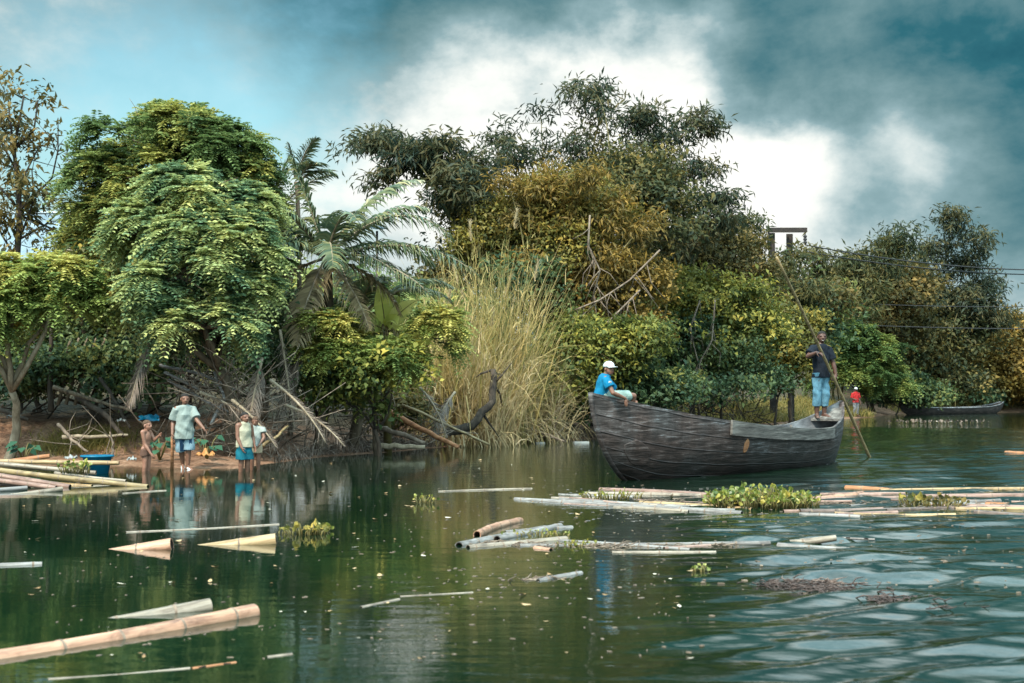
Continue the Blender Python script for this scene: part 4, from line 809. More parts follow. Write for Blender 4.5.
# ------------------------------------------------------------------ house, pole, wires, lamp
M['tin'] = surf('corrugated_tin', [(.13, .17, .20), (.20, .25, .28), (.27, .31, .34)], (2, 2, 2), .45, .1, metallic=.3)
M['thatch'] = surf('thatch', [(.12, .09, .06), (.21, .17, .115), (.29, .24, .175)], (16, 16, 3), .95, .7)
M['boards'] = surf('house_boards', [(.05, .04, .035), (.10, .08, .07), (.16, .13, .11)], (3, 3, 12), .9, .4)
M['steel'] = surf('rusty_steel', [(.014, .011, .010), (.026, .019, .016), (.045, .032, .026)], (6, 6, 6), .6, .2)
M['wire'] = surf('black_cable', [(.02, .02, .022), (.03, .03, .03)], rough=.6)
M['panel'] = surf('dark_panel', [(.03, .05, .07), (.06, .09, .12)], rough=.3)
def house():
    d = 46; c = W(5, 262, d); gzv = gz(c[0], d + 2); root = empty('house', (c[0], d + 2, gzv), 'low house with a pale tin roof and thatched gable behind the left trees', 'house'); o = np.array([c[0], d + 2, gzv])
    k = d / F; xr = W(66, 255, d)[0]; xl = xr - 6.5; ze = W(40, 264, d)[2]; zr = W(40, 214, d + 2.6)[2]
    mb = MB(); mb.box(((xl + xr) / 2 - .3, d + 2.6, (gzv + ze) / 2 - .1), ((xr - xl) / 2 - .5, 0, 0), (0, 2.2, 0), (0, 0, (ze - gzv) / 2)); mb.build('wall', M['boards'], root, o, False)
    mb = MB(); n = 64
    for y0, y1 in ((d - .35, d + 2.6), (d + 5.5, d + 2.6)):
        vs = []; 
        for i in range(n * 2 + 1):
            x = xl + (xr - .6 - xl) * i / (2 * n); dz = .03 * (i % 2)
            vs += [(x, y0, ze + dz), (x, y1, zr + dz), (x, y0, ze + dz - .02), (x, y1, zr + dz - .02)]
        fs = []
        for i in range(2 * n): a, b = 4 * i, 4 * i + 4; fs += [(a, a + 1, b + 1, b), (a + 2, b + 2, b + 3, a + 3), (a, b, b + 2, a + 2)]
        mb.add(vs, fs)
    mb.tube([(xl, d + 2.6, zr + .04), (xr - .6, d + 2.6, zr + .04)], .07, 6); mb.build('roof', M['tin'], root, o, False)
    mb = MB(); e = [(xr - .75, d - .2, ze - .25), (xr - .75, d + 2.6, zr + .12), (xr - .75, d + 5.3, ze - .25)]; f = [(xr + .25, p[1], p[2] - .1) for p in e]
    mb.add(e + f, [(0, 1, 2), (3, 5, 4), (0, 3, 4, 1), (1, 4, 5, 2), (0, 2, 5, 3)]); mb.build('gable_thatch', M['thatch'], root, o, False)
house()
def utility_pole():
    d = 69; a, b = W(773, 400, d), W(791, 400, d + .4); z0 = gz(a[0], d) - .3; zt = W(773, 233, d)[2]; root = empty('utility_pole', (a[0], d, z0), 'twin rusty posts with one crossarm rising behind the bank trees', 'utility pole'); o = np.array([a[0], d, z0])
    for p in (a, b):
        mb = MB(); mb.box((p[0], p[1], (z0 + zt) / 2), (.17, 0, 0), (0, .05, 0), (0, 0, (zt - z0) / 2)); mb.box((p[0] - .14, p[1] - .1, (z0 + zt) / 2), (.05, 0, 0), (0, .06, 0), (0, 0, (zt - z0) / 2 - .1)); mb.build('post', M['steel'], root, o, False)
    l, r_ = W(766, 235, d), W(806, 235, d); mb = MB(); mb.box(((l[0] + r_[0]) / 2, d - .22, zt + .13), ((r_[0] - l[0]) / 2, 0, 0), (0, .1, 0), (0, 0, .12)); arm_ = mb.build('crossarm', M['steel'], root, o, False)
    for x in (r_[0] - .1, l[0] + .1):
        mb = MB(); mb.rings([[(x + q * math.cos(2 * PI * j / 8), d - .22 + q * math.sin(2 * PI * j / 8), zt + .01 - h) for j in range(8)] for h, q in [(0, .04), (.15, .04), (.18, .1), (.26, .1), (.3, .05), (.34, .1), (.42, .1), (.46, .05), (.5, .1), (.58, .1), (.66, .03)]]); mb.build('insulator', M['wire'], arm_, o)
    return np.array([r_[0] - .1, d - .22, zt - .66])
tip = utility_pole()
def cable(label, a, b, sag, r=.035):
    mb = MB(); mb.tube([a + (b - a) * t - np.array([0, 0, 4 * sag * t * (1 - t)]) for t in np.linspace(0, 1, 28)], r, 5); tag(mb.build('power_cable', M['wire'], None, a, loc=a), label, 'cable', 'cables strung over the right bank')
cable('upper cable from the utility pole crossarm past the tall bamboo', tip, W(1230, 256, 80), 1.1, .035); cable('second upper cable strung just under the upper one', tip + (0, .3, -.3), W(1230, 261, 80), 1.05, .035)
cable('middle cable crossing the sky beside the far bamboo', W(800, 300, 90), W(1240, 296, 90), .6, .025); cable('lowest cable crossing the sky above the far right bushes', W(800, 322, 90), W(1240, 324, 90), .4, .03)
def lamp():
    d = 38; b = W(377, 415, d); t = W(377, 231, d); b[2] = gz(b[0], d) - .1; root = empty('pole_lamp', b, 'thin pole with a small dark square panel above the low palm', 'lamp post'); mb = MB(); mb.tube([b, t], .035, 8); mb.build('pole', M['steel'], root, b)
    mb = MB(); mb.box(t + np.array([0, 0, .1]), np.array([.16, .2, .03]), np.array([-.16, .2, .06]), np.array([0, -.006, .012])); mb.build('panel', M['panel'], root, b, False)
lamp()
# ------------------------------------------------------------------ people
def skinmat(name, col):
    m, nt, out = newmat(name); L = nt.links.new
    at = N(nt, 'ShaderNodeAttribute', attribute_name='feature'); tc = N(nt, 'ShaderNodeTexCoord'); ns = N(nt, 'ShaderNodeTexNoise', i_Scale=18.0, i_Detail=3.0); L(tc.outputs['Object'], ns.inputs[0])
    rp = ramp(nt, [(.3, tuple(c * .82 for c in col)), (.7, tuple(c * 1.15 for c in col))]); L(ns.outputs[0], rp.inputs[0])
    f = ramp(nt, [(0, (1, 1, 1)), (.2, (1, 1, 1)), (.25, (.8, .52, .5)), (.45, (.8, .52, .5)), (.5, (.12, .1, .1)), (1, (.12, .1, .1))]); f.color_ramp.interpolation = 'CONSTANT'; L(at.outputs['Fac'], f.inputs[0])
    mx = N(nt, 'ShaderNodeMix', data_type='RGBA', blend_type='MULTIPLY'); mx.inputs[0].default_value = .85; L(rp.outputs[0], mx.inputs[6]); L(f.outputs[0], mx.inputs[7])
    gt = N(nt, 'ShaderNodeMath', operation='GREATER_THAN'); L(at.outputs['Fac'], gt.inputs[0]); gt.inputs[1].default_value = .9
    m2 = N(nt, 'ShaderNodeMix', data_type='RGBA'); L(gt.outputs[0], m2.inputs[0]); L(mx.outputs[2], m2.inputs[6]); m2.inputs[7].default_value = (.5, .46, .42, 1)
    b = N(nt, 'ShaderNodeBsdfPrincipled', i_Roughness=.48); b.inputs['Specular IOR Level'].default_value = .4; L(m2.outputs[2], b.inputs['Base Color']); b.inputs['Subsurface Weight'].default_value = 0.0
    L(b.outputs[0], out.inputs[0]); return m
def cloth(name, col, var=.15):
    return surf(name, [tuple(c * (1 - var) for c in col), col, tuple(min(1, c * (1 + var)) for c in col)], (7, 7, 4), .88, .9, 4, .15, .6, 1.6, bdist=.035)
SK = {'boy': skinmat('skin_brown', (.17, .08, .05)), 'dark': skinmat('skin_dark_brown', (.085, .04, .027)), 'warm': skinmat('skin_warm_brown', (.24, .115, .075))}
HAIR = surf('short_black_hair', [(.008, .007, .007), (.03, .025, .022)], (60, 60, 60), .9, .6); HAIRB = surf('short_brown_hair', [(.05, .03, .02), (.11, .065, .04)], (60, 60, 60), .9, .6)
def fuse(name, mb, voxel, it, mats, parent, feat=None):
    """melt overlapping solids into one continuous skin"""
    me = mb.mesh(name); o = bpy.data.objects.new(name, me); C.objects.link(o)
    r = o.modifiers.new('r', 'REMESH'); r.mode = 'VOXEL'; r.voxel_size = voxel; r.use_smooth_shade = True
    s = o.modifiers.new('s', 'SMOOTH'); s.factor = .5; s.iterations = it
    bpy.context.view_layer.update(); dg = bpy.context.evaluated_depsgraph_get(); m2 = bpy.data.meshes.new_from_object(o.evaluated_get(dg)); bpy.data.objects.remove(o); bpy.data.meshes.remove(me)
    m2.name = name; m2.materials.clear()
    if feat is None:                                  # folds and creases in the cloth
        n = len(m2.vertices); co = np.empty(n * 3, np.float32); m2.vertices.foreach_get('co', co); co = co.reshape(-1, 3); q = rng.uniform(0, 6, 6); x, y, z = co.T
        f1 = np.sin(26 * x + 9 * z + 3 * np.sin(11 * z + q[0]) + q[1]) + .7 * np.sin(19 * y - 15 * z + 2 * np.sin(14 * x + q[2]) + q[3]); c0 = co.mean(0); r_ = co - c0; r_[:, 2] *= .2; r_ /= np.linalg.norm(r_, axis=1, keepdims=True) + 1e-6
        co = co + r_ * (f1 * .0075)[:, None]; m2.vertices.foreach_set('co', co.astype(np.float32).ravel()); m2.update()
    if feat is not None:
        n = len(m2.vertices); co = np.empty(n * 3, np.float32); m2.vertices.foreach_get('co', co); v = feat(co.reshape(-1, 3)); a = m2.attributes.new('feature', 'FLOAT', 'POINT'); a.data.foreach_set('value', v.astype(np.float32))
    return link(name, m2, mats, parent)
def ik(s, w, l1, l2, hint):
    s, w = np.array(s, float), np.array(w, float); d = w - s; L = np.linalg.norm(d)
    if L > (l1 + l2) * .995: w = s + d / L * (l1 + l2) * .995; d = w - s; L = np.linalg.norm(d)
    a = (l1 * l1 - l2 * l2 + L * L) / (2 * L); h = math.sqrt(max(0, l1 * l1 - a * a)); u = d / L; n = np.asarray(hint, float); n = n - u * np.dot(n, u); return s + u * a + nrm(n) * h, w
def hand(mb, w, d, nr, L, side, curl=.5):
    """palm, four unequal bent fingers and a thumb; nr: palm normal, side: +-1 thumb side along d x nr"""
    d = nrm(d); nr = nrm(np.asarray(nr, float) - d * np.dot(nr, d)); s = np.cross(d, nr) * side
    pc = w + d * L * .24; mb.ell(pc, s * L * .22, nr * L * .11, d * L * .30, 10)
    for i, (o, l) in enumerate([(.165, .44), (.06, .5), (-.05, .46), (-.15, .36)]):
        a = w + d * L * .46 + s * L * o; r0 = L * .055; p = a; dd = d.copy(); ang = curl * (.55 + .08 * i)
        for q, f in enumerate((.42, .32, .26)):
            th_ = ang * (1.1 if q == 0 else 1.0); dd = nrm(dd * math.cos(th_) + nr * math.sin(th_)) ; q2 = p + dd * l * L * f; mb.rcone(p, q2, r0 * (1 - .1 * q), r0 * (.9 - .12 * q), 7); p = q2
            ax = np.cross(d, nr); nr_ = nr
    a = w + d * L * .14 + s * L * .18; b = a + nrm(s * .75 + d * .6 + nr * (.3 + curl * .4)) * L * .25; c = b + nrm(s * (.35 - curl * .4) + d * .8 + nr * (.3 + .5 * curl)) * L * .22; mb.rcone(a, b, L * .075, L * .06, 7); mb.rcone(b, c, L * .06, L * .045, 7)
def person(label, foot, H, face, over=None, head=1.0, look=None, skin='boy', hair=HAIR, tilt=0, hands=None, yawfeet=None, slim=1.0, bent=0.0, extras=None, feet=True, root_z=None, smile=False):
    """standing figure H tall at point foot facing angle face (degrees, -90 towards the camera); over: joints moved, in metres, world axes relative to foot"""
    a = R(face); Fv = np.array([math.cos(a), math.sin(a), 0]); Rv = np.array([math.sin(a), -math.cos(a), 0]); Z = np.array([0, 0, 1.0])
    root = empty('person', foot, label, 'person')
    P = lambda x, y, z: Rv * x * H + Fv * y * H + Z * z * H
    J = {}
    for s, n in ((1, 'R'), (-1, 'L')):
        J['hip' + n] = P(.048 * s, 0, .515); J['knee' + n] = P(.052 * s, .012, .285); J['ank' + n] = P(.055 * s, -.012, .045); J['toe' + n] = P(.075 * s, .095, .012)
        J['sh' + n] = P(.108 * s, -.005, .80); J['el' + n] = P(.145 * s, -.01, .63); J['wr' + n] = P(.15 * s, .04, .49)
    J['neck'] = P(0, -.005, .835); J['head'] = P(0, .018, .93 - .012 * (head - 1) * 10 * 0)
    if over: J.update({k: np.array(v, float) for k, v in over.items()})
    hh = .132 * H * head
    if 'head' not in (over or {}): J['head'] = P(0, .018, 1 - .5 * .132 * head)
    w = slim; mb = MB(); h = H
    hipm = (J['hipR'] + J['hipL']) / 2; shm = (J['shR'] + J['shL']) / 2; up = nrm(shm - hipm); rt = nrm(J['shR'] - J['shL']); rt = nrm(rt - up * np.dot(rt, up)); fw = np.cross(up, rt); T = np.linalg.norm(shm - hipm)
    mb.ell(hipm + up * .01 * h, rt * .085 * h * w, fw * .062 * h * w, up * .075 * h)
    mb.ell(hipm + up * T * .38, rt * .072 * h * w, fw * .054 * h * w, up * .12 * h); mb.ell(hipm + up * T * .70 + fw * .006 * h, rt * .088 * h * w, fw * .062 * h * w, up * .115 * h)
    mb.rcone(J['shR'] - rt * .02 * h, J['shL'] + rt * .02 * h, .042 * h * w, .042 * h * w)
    mb.rcone(shm - up * .0 * h, J['neck'] + up * .02 * h, .045 * h * w, .032 * h * w)
    for n, s in (('R', 1), ('L', -1)):
        mb.rcone(J['sh' + n], J['el' + n], .034 * h * w, .026 * h * w); el2 = J['el' + n] * .7 + J['wr' + n] * .3; mb.rcone(J['el' + n], el2, .026 * h * w, .027 * h * w); mb.rcone(el2, J['wr' + n], .027 * h * w, .0175 * h * w)
        mb.rcone(J['hip' + n], J['knee' + n], .062 * h * w, .038 * h * w); k2 = J['knee' + n] * .68 + J['ank' + n] * .32; mb.rcone(J['knee' + n], k2, .037 * h * w, .038 * h * w); mb.rcone(k2, J['ank' + n], .037 * h * w, .023 * h * w)
        ft = nrm(J['toe' + n] - J['ank' + n]); heel = J['ank' + n] - Z * .018 * h - nrm(ft * (1, 1, 0)) * .025 * h
        mb.rcone(J['ank' + n], heel, .022 * h, .021 * h); mb.rcone(heel, J['toe' + n], .022 * h, .017 * h); mb.rcone(J['ank' + n], J['toe' + n], .022 * h, .016 * h)
        sd = np.cross(ft, Z); 
        for q in range(4): mb.rcone(J['toe' + n] + sd * (.014 - .010 * q) * h, J['toe' + n] + ft * .022 * h + sd * (.016 - .011 * q) * h, .008 * h, .006 * h, 6)
        hd = (hands or {}).get(n, {}); d = hd.get('d', J['wr' + n] - J['el' + n]); nn = hd.get('n', -rt * s + fw * .2)
        hand(mb, J['wr' + n], d, nn, .108 * h, hd.get('side', (1 if np.dot(np.cross(nrm(d), nn), fw) > 0 else -1)), hd.get('curl', .4))
    lk = nrm(look if look is not None else Fv); hu = nrm(Z - lk * np.dot(Z, lk)); hr = np.cross(lk, hu); 
    if tilt: hu = nrm(hu + hr * tilt); hr = np.cross(lk, hu)
    hc = J['head']; E = lambda r, f, u: hc + (hr * r + lk * f + hu * u) * hh
    mb.rcone(J['neck'] - up * .01 * h, E(0, -.08, -.2), .031 * h * w, .029 * h * w)
    mb.ell(E(0, -.06, .13), hr * .36 * hh, lk * .43 * hh, hu * .37 * hh, 20); mb.ell(E(0, .06, -.13), hr * .30 * hh, lk * .33 * hh, hu * .33 * hh, 20); mb.ell(E(0, .12, -.34), hr * .19 * hh, lk * .21 * hh, hu * .15 * hh)
    mb.rcone(E(0, .36, .05), E(0, .42, -.11), .05 * hh, .075 * hh, 10); mb.rcone(E(.05, .385, -.125), E(-.05, .385, -.125), .052 * hh, .052 * hh, 8)
    mb.ell(E(0, .325, -.27), hr * .135 * hh, lk * .06 * hh, hu * .04 * hh); mb.ell(E(0, .315, -.325), hr * .11 * hh, lk * .06 * hh, hu * .035 * hh)
    mb.rcone(E(.2, .31, .085), E(-.2, .31, .085), .06 * hh, .06 * hh, 8)
    for s in (-1, 1): mb.ell(E(.37 * s, -.06, -.04), hr * .045 * hh, lk * .10 * hh, hu * .14 * hh, 10)
    def feat(co):
        q = (co - hc); x, y, z = q @ hr / hh, q @ lk / hh, q @ hu / hh; v = np.zeros(len(co)); f = y > .15
        v[f & (np.abs(np.abs(x) - .15) < .085) & (np.abs(z - .12) < .018)] = .6                       # brows
        e = f & (((np.abs(x) - .155) / .055) ** 2 + ((z - .015) / .028) ** 2 < 1); v[e] = .6
        v[f & (((np.abs(x) - .155) / .035) ** 2 + ((z - .015) / .03) ** 2 < 1)] = .6
        v[f & (np.abs(x) < .14) & (np.abs(z + .30) < .055)] = .3
        if smile: v[f & (np.abs(x) < .13) & (np.abs(z + .295 - x * x * 2.2) < .026)] = .95
        return v
    fuse('body', mb, .0065 if H < 1.6 else .0075, 3, SK[skin], root, feat)
    if hair is not None:
        hb = MB()
        rs = []
        for k in range(9):
            ring = []
            for j in range(24):
                az = 2 * PI * j / 24; s_ = math.sin(az); t0 = 30 * max(0, s_) ** .7 if s_ > 0 else 22 * s_; th_ = R(t0 - 6 + (88 - t0 + 6) * k / 8)
                ring.append(hc + (hr * .375 * math.cos(az) * math.cos(th_) + lk * (.445 * s_ * math.cos(th_) - .07) + hu * (.135 + .385 * math.sin(th_))) * hh)
            rs.append(ring)
        hb.rings(rs); hb.build('hair', hair, root)
    ctx = dict(J=J, h=h, w=w, up=up, rt=rt, fw=fw, T=T, hipm=hipm, shm=shm, E=E, hr=hr, lk=lk, hu=hu, hh=hh, root=root, Fv=Fv, Rv=Rv)
    return root, ctx
def ringset(mb, rs, n=20):
    mb.rings([[np.asarray(c) + np.asarray(u) * math.cos(2 * PI * j / n) + np.asarray(v) * math.sin(2 * PI * j / n) for j in range(n)] for c, u, v in rs])
def shirt(c, mat, hem=-.06, sleeve=.6, loose=1.0, name='shirt', sw=.052):
    J, h, rt, fw, up, T, w = c['J'], c['h'], c['rt'], c['fw'], c['up'], c['T'], c['w']; mb = MB(); l = loose
    prof = [(hem * h, .108 * l, .082 * l), (.0, .106 * l, .08 * l), (T * .4, .095 * l, .074 * l), (T * .72, .102 * l, .078 * l), (T * .88, .118 if sleeve > 0 else .095, .074), (T + .012 * h, (.132 if sleeve > 0 else .078), .066), (T + .030 * h, (.118 if sleeve > 0 else .068), .062), (T + .040 * h, .085 if sleeve > 0 else .06, .056), (T + .052 * h, .048, .046)]
    prof = [(z / 1.0, a, b) for z, a, b in prof]
    ringset(mb, [(c['hipm'] + up * z, rt * a * h * w, fw * b * h * w) for z, a, b in prof])
    for n in 'RL' if sleeve > 0 else '':
        s, e = J['sh' + n], J['el' + n]; d = e - s; u, v, _ = frame(d); inn = s - nrm(d) * .01 * h - (rt * (1 if n == 'R' else -1)) * .035 * h
        ringset(mb, [(inn, u * .045 * h, v * .045 * h), (s, u * .046 * h * (l ** .5) * 1.06, v * .046 * h * (l ** .5) * 1.06), (s + d * sleeve * .5, u * sw * h * l, v * sw * h * l), (s + d * sleeve, u * sw * 1.05 * h * l, v * sw * 1.05 * h * l)], 14)
    return fuse(name, mb, .009, 2, mat, c['root'])
def trousers(c, mat, to=.8, wide=.062, end=None, name='shorts', waist=.05):
    J, h, rt, fw, up, w = c['J'], c['h'], c['rt'], c['fw'], c['up'], c['w']; mb = MB(); end = end or wide
    ringset(mb, [(c['hipm'] + up * waist * h, rt * .09 * h * w, fw * .068 * h * w), (c['hipm'], rt * .102 * h * w, fw * .078 * h * w), (c['hipm'] - up * .045 * h, rt * .096 * h * w, fw * .074 * h * w), (c['hipm'] - up * .07 * h, rt * .06 * h * w, fw * .06 * h * w)])
    for n in 'RL':
        p = [J['hip' + n], J['knee' + n], J['ank' + n]]; rs = []
        for t in np.linspace(0, to, 9):
            q = p[0] + (p[1] - p[0]) * t if t <= 1 else p[1] + (p[2] - p[1]) * (t - 1); d = (p[1] - p[0]) if t < .9 else (p[2] - p[1]) if t > 1.1 else p[2] - p[0]; d = nrm(d); u = nrm(rt - d * np.dot(rt, d)); v = np.cross(d, u); r_ = (.07 + (wide - .07) * min(1, t / .5) + (end - wide) * max(0, (t - .5) / max(.01, to - .5))) * h * w; rs.append((q, u * r_, v * r_))
        ringset(mb, rs, 16)
    return fuse(name, mb, .009, 2, mat, c['root'])
def cap(c, mat):
    E, hr, lk, hu, hh = c['E'], c['hr'], c['lk'], c['hu'], c['hh']; mb = MB()
    rs = []
    for th_ in np.linspace(0, 86, 8): rs.append([E(0, -.05, .14) + (hr * .42 * math.cos(2 * PI * j / 22) * math.cos(R(th_)) + lk * .50 * math.sin(2 * PI * j / 22) * math.cos(R(th_)) + hu * .46 * math.sin(R(th_)) ** .9) * hh for j in range(22)])
    mb.rings(rs); o = mb.build('cap', mat, c['root'])
    b = MB(); top = [];
    for a in np.linspace(-64, 64, 13):
        x, y = math.sin(R(a)), math.cos(R(a)); top.append([E(.41 * x, -.05 + .48 * y, .17), E(.40 * x, .05 + .86 * y * (.75 + .25 * y), .14 - .05 * abs(x)), E(.40 * x, .05 + .86 * y * (.75 + .25 * y), .115 - .05 * abs(x)), E(.41 * x, -.05 + .48 * y, .14)])
    b.rings(top); b.build('cap_brim', mat, o)

MINT = cloth('pale_mint_cotton', (.20, .235, .215)); NAVY = cloth('navy_cotton', (.012, .035, .07)); CREAM = cloth('cream_cotton', (.31, .29, .21)); TEAL = cloth('teal_cotton', (.006, .085, .115)); PALE = cloth('pale_grey_cotton', (.26, .28, .255)); TAN = cloth('tan_cotton', (.30, .23, .15)); BLUE = cloth('bright_blue_cotton', (.004, .125, .235))
BROWN = cloth('dark_brown_cotton', (.10, .055, .04)); BLACK = cloth('dark_navy_cotton', (.008, .011, .017)); DENIM = cloth('light_blue_denim', (.085, .18, .235), .4); WHITE = cloth('white_cotton', (.46, .48, .48)); RED = cloth('red_cotton', (.30, .018, .018)); GREY = cloth('grey_cotton', (.13, .13, .135)); LIGHTBLUE = cloth('pale_blue_cotton', (.17, .25, .29)); MINTS = cloth('grey_green_cotton', (.20, .28, .25))
def at_water(px, py, d, H=None):
    p = W(px, py, d); p[2] = gz(p[0], p[1]); return p

# tallest boy, walking, turned a little to the right
f = at_water(184, 470, 24.9); f[2] = max(f[2], -.02); h = 1.47
r0, c = person('tallest boy in a loose pale mint T-shirt and blue and white shorts', f, h, -58, over={'wrR': (-.20, -.12, .70), 'elR': (-.215, -.02, .935), 'elL': (.245, -.06, .965), 'wrL': (.40, -.13, .80), 'ankR': (-.065, .16, .10), 'kneeR': (-.06, .04, .40), 'toeR': (-.03, .06, .03)},
              head=1.14, look=nrm((.42, -1, -.05)), slim=1.0, hands={'L': dict(d=(.5, -.2, -.55), n=(-.3, -.4, -.6), curl=.35)})
shirt(c, MINT, hem=-.11, sleeve=.85, loose=1.2, sw=.047); trousers(c, LIGHTBLUE, to=1.08, wide=.078, end=.082)
J = c['J']; mb = MB()
for n, sg in (('R', 1), ('L', -1)):
    a, b = J['hip' + n], J['knee' + n]; ofs = c['fw'] * .066 * h + c['rt'] * sg * .006 * h; mb.box((a + b * 1.0) / 2 + ofs - (0, 0, .06), c['rt'] * (.05 if n == 'R' else .028), c['fw'] * .016, (b - a) * .42)
mb.build('shorts_panel', NAVY, r0, smooth=False)
mb = MB()
for n in 'RL':
    d = nrm(J['toe' + n] - J['ank' + n]); mb.ell((J['toe' + n] + J['ank' + n]) / 2 + d * .005 - (0, 0, .02), d * .115, np.cross((0, 0, 1), d) * .05, (0, 0, .035), 12)
mb.build('sandals', WHITE, r0)
# stick behind his right hand
p = W(172, 462, 25.0); q = f + np.array([-.215, -.10, .64]); mb = MB(); mb.tube([q, (q + p) / 2 + (.01, 0, 0), (p[0], p[1], gz(p[0], p[1]) - .02)], [.02, .03, .035], 8); tag(mb.build('wooden_stick', M['rust'], None, p, loc=p), 'short reddish brown stick held upright by the tallest boy', 'stick')
# small child at the left
f = at_water(146, 474, 24.3); h = W(146, 420, 24.3)[2] - f[2]
r0, c = person('smallest child with bare chest and brown shorts standing in profile at the waterline', f, h, -18, over={'wrR': (.12, -.12, .44 * h), 'elR': (.0, -.10, .60 * h), 'wrL': (.22, .06, .74 * h), 'elL': (.12, .12, .66 * h)}, head=1.35, look=nrm((1, -.35, 0)), skin='warm', hair=HAIRB, slim=1.05)
trousers(c, BROWN, to=.5, wide=.07)
# two children close together
f = at_water(244, 476, 24.2); h = W(244, 412, 24.2)[2] - f[2]
r0, c = person('child in a cream sleeveless top and teal shorts in front of another child', f, h, -50, over={'wrR': (-.01, -.16, .47 * h), 'elR': (-.10, -.12, .62 * h)}, head=1.25, look=nrm((.75, -.8, 0)), skin='boy', slim=1.08)
shirt(c, CREAM, hem=-.04, sleeve=0, loose=1.1, name='vest'); trousers(c, TEAL, to=.95, wide=.075, end=.085)
f = at_water(255, 475, 24.7); h = W(255, 416.5, 24.7)[2] - f[2]
r0, c = person('child in a pale grey shirt half hidden behind the cream topped child', f, h, -75, over={'wrL': (.10, -.12, .52 * h), 'elL': (.17, -.03, .64 * h)}, head=1.25, look=nrm((-.05, -1, -.25)), skin='boy', hair=HAIRB, slim=1.0)
shirt(c, PALE, hem=-.02, sleeve=.5, loose=1.12); trousers(c, TAN, to=.6, wide=.075)
# boy sitting on the bow
s0 = boatP(.30, 0, 1.33); L0 = np.array([s0[0], s0[1], s0[2]]); h = 1.36
def rel(px, py, d): return W(px, py, d) - L0
dd = s0[1]
hip = np.array([0, 0, .07]); ov = {'hipR': hip + (.0, -.06, 0), 'hipL': hip + (-.0, .08, 0)}
ov['shR'] = rel(605.5, 378.5, dd - .13); ov['shL'] = rel(604, 378, dd + .16); ov['neck'] = rel(606, 375.5, dd); ov['head'] = rel(609.3, 368.8, dd - .02)
gw = boatP(.62, -.30, 1.335) - L0
ov['elR'] = rel(613, 393, dd - .22); ov['wrR'] = rel(625.5, 398.5, dd - .05)
ov['kneeR'] = rel(633.5, 396, dd + .32); ov['ankR'] = rel(628, 419, dd + .45); ov['toeR'] = ov['ankR'] + np.array([.13, .02, -.05])
ov['kneeL'] = rel(631, 398, dd + .62); ov['ankL'] = rel(627, 420, dd + .7); ov['toeL'] = ov['ankL'] + np.array([.13, .02, -.05])
ov['elL'] = rel(617, 395, dd + .42); ov['wrL'] = rel(630, 400, dd + .5)
r0, c = person('boy in a white cap and bright blue T-shirt sitting on the upturned bow', L0, h, 20, over=ov, head=1.18, look=nrm((.62, -.85, .02)), skin='boy', hair=HAIR, hands={'R': dict(d=(.12, -.15, -1), n=(-.35, .8, .1), curl=.3)}, slim=1.03)
shirt(c, BLUE, hem=-.06, sleeve=.62, loose=1.12, sw=.055); trousers(c, MINTS, to=.86, wide=.068, waist=.04); cap(c, WHITE)
J = c['J']; mb = MB(); q = J['shR'] + (J['elR'] - J['shR']) * .36; nrm_ = nrm(np.array([.35, -1, .25])); u = nrm(np.cross(nrm_, (0, 0, 1))); 
for i in range(6):
    a = i * PI / 3; mb.box(q + nrm_ * .070 + (u * math.cos(a) + np.array([0, 0, 1]) * math.sin(a)) * .014, u * .012, np.array([0, 0, .012]), nrm_ * .012)
mb.build('sleeve_badge', WHITE, r0)
# standing man with the punting pole
foot = boatP(BL * .93, .16, .93); 
h = 1.86; pole_h = W(820.5, 352, foot[1] - .62); pole_w = G(869.5, 458, 0.0); pl = lambda t: pole_h + (pole_w - pole_h) * t
hr_ = pole_h - foot; hl_ = pl(.285) - foot
a = R(-58); Rv_ = np.array([math.sin(a), -math.cos(a), 0]); Fv_ = np.array([math.cos(a), math.sin(a), 0]); shR = Rv_ * .108 * h + np.array([0, -.03, .80 * h]); shL = -Rv_ * .108 * h + np.array([.0, 0, .80 * h])
pole_a, pole_b = pl(-.78), pl(1.22)
pdir = nrm(pole_b - pole_a)
wr1 = hr_ - np.array([.07, -.045, .01]); wr2 = hl_ + np.array([.06, .02, .055])
e1, wr1 = ik(shR, wr1, .178 * h, .15 * h, (-.7, -.2, -.6)); e2, wr2 = ik(shL, wr2, .178 * h, .15 * h, (.9, .4, -.2))
r0, c = person('man in a dark shirt and light blue rolled jeans poling the boat', foot, h, -58, over={'shR': shR, 'shL': shL, 'elR': e1, 'wrR': wr1, 'elL': e2, 'wrL': wr2, 'ankR': (-.11, -.02, .08), 'kneeR': (-.11, -.07, .52), 'toeR': (-.12, -.18, .02), 'ankL': (.06, .03, .08), 'kneeL': (.08, -.01, .52), 'toeL': (.15, -.10, .02)},
              head=1.03, look=nrm((.0, -1, .0)), skin='dark', slim=1.02, smile=True, hands={'R': dict(d=(.75, -.6, -.15), n=(.3, .1, -.9), curl=.85), 'L': dict(d=(-.5, -.7, -.35), n=(-.5, .3, -.5), curl=.85)})
shirt(c, BLACK, hem=-.05, sleeve=.75, loose=1.08); trousers(c, DENIM, to=1.6, wide=.054, end=.046, name='jeans', waist=-.005)
mb = MB(); k = 16; pts = [pole_a + (pole_b - pole_a) * t + np.array([0, 0, .05 * math.sin(PI * t)]) for t in np.linspace(0, 1, k)]; mb.tube(pts, [.026 + .012 * t for t in np.linspace(0, 1, k)], 10)
tag(mb.build('punting_pole', M['b_olive'], None, pole_b, loc=pole_b), 'long bamboo punting pole slanting from the hands of the man into the water', 'pole')
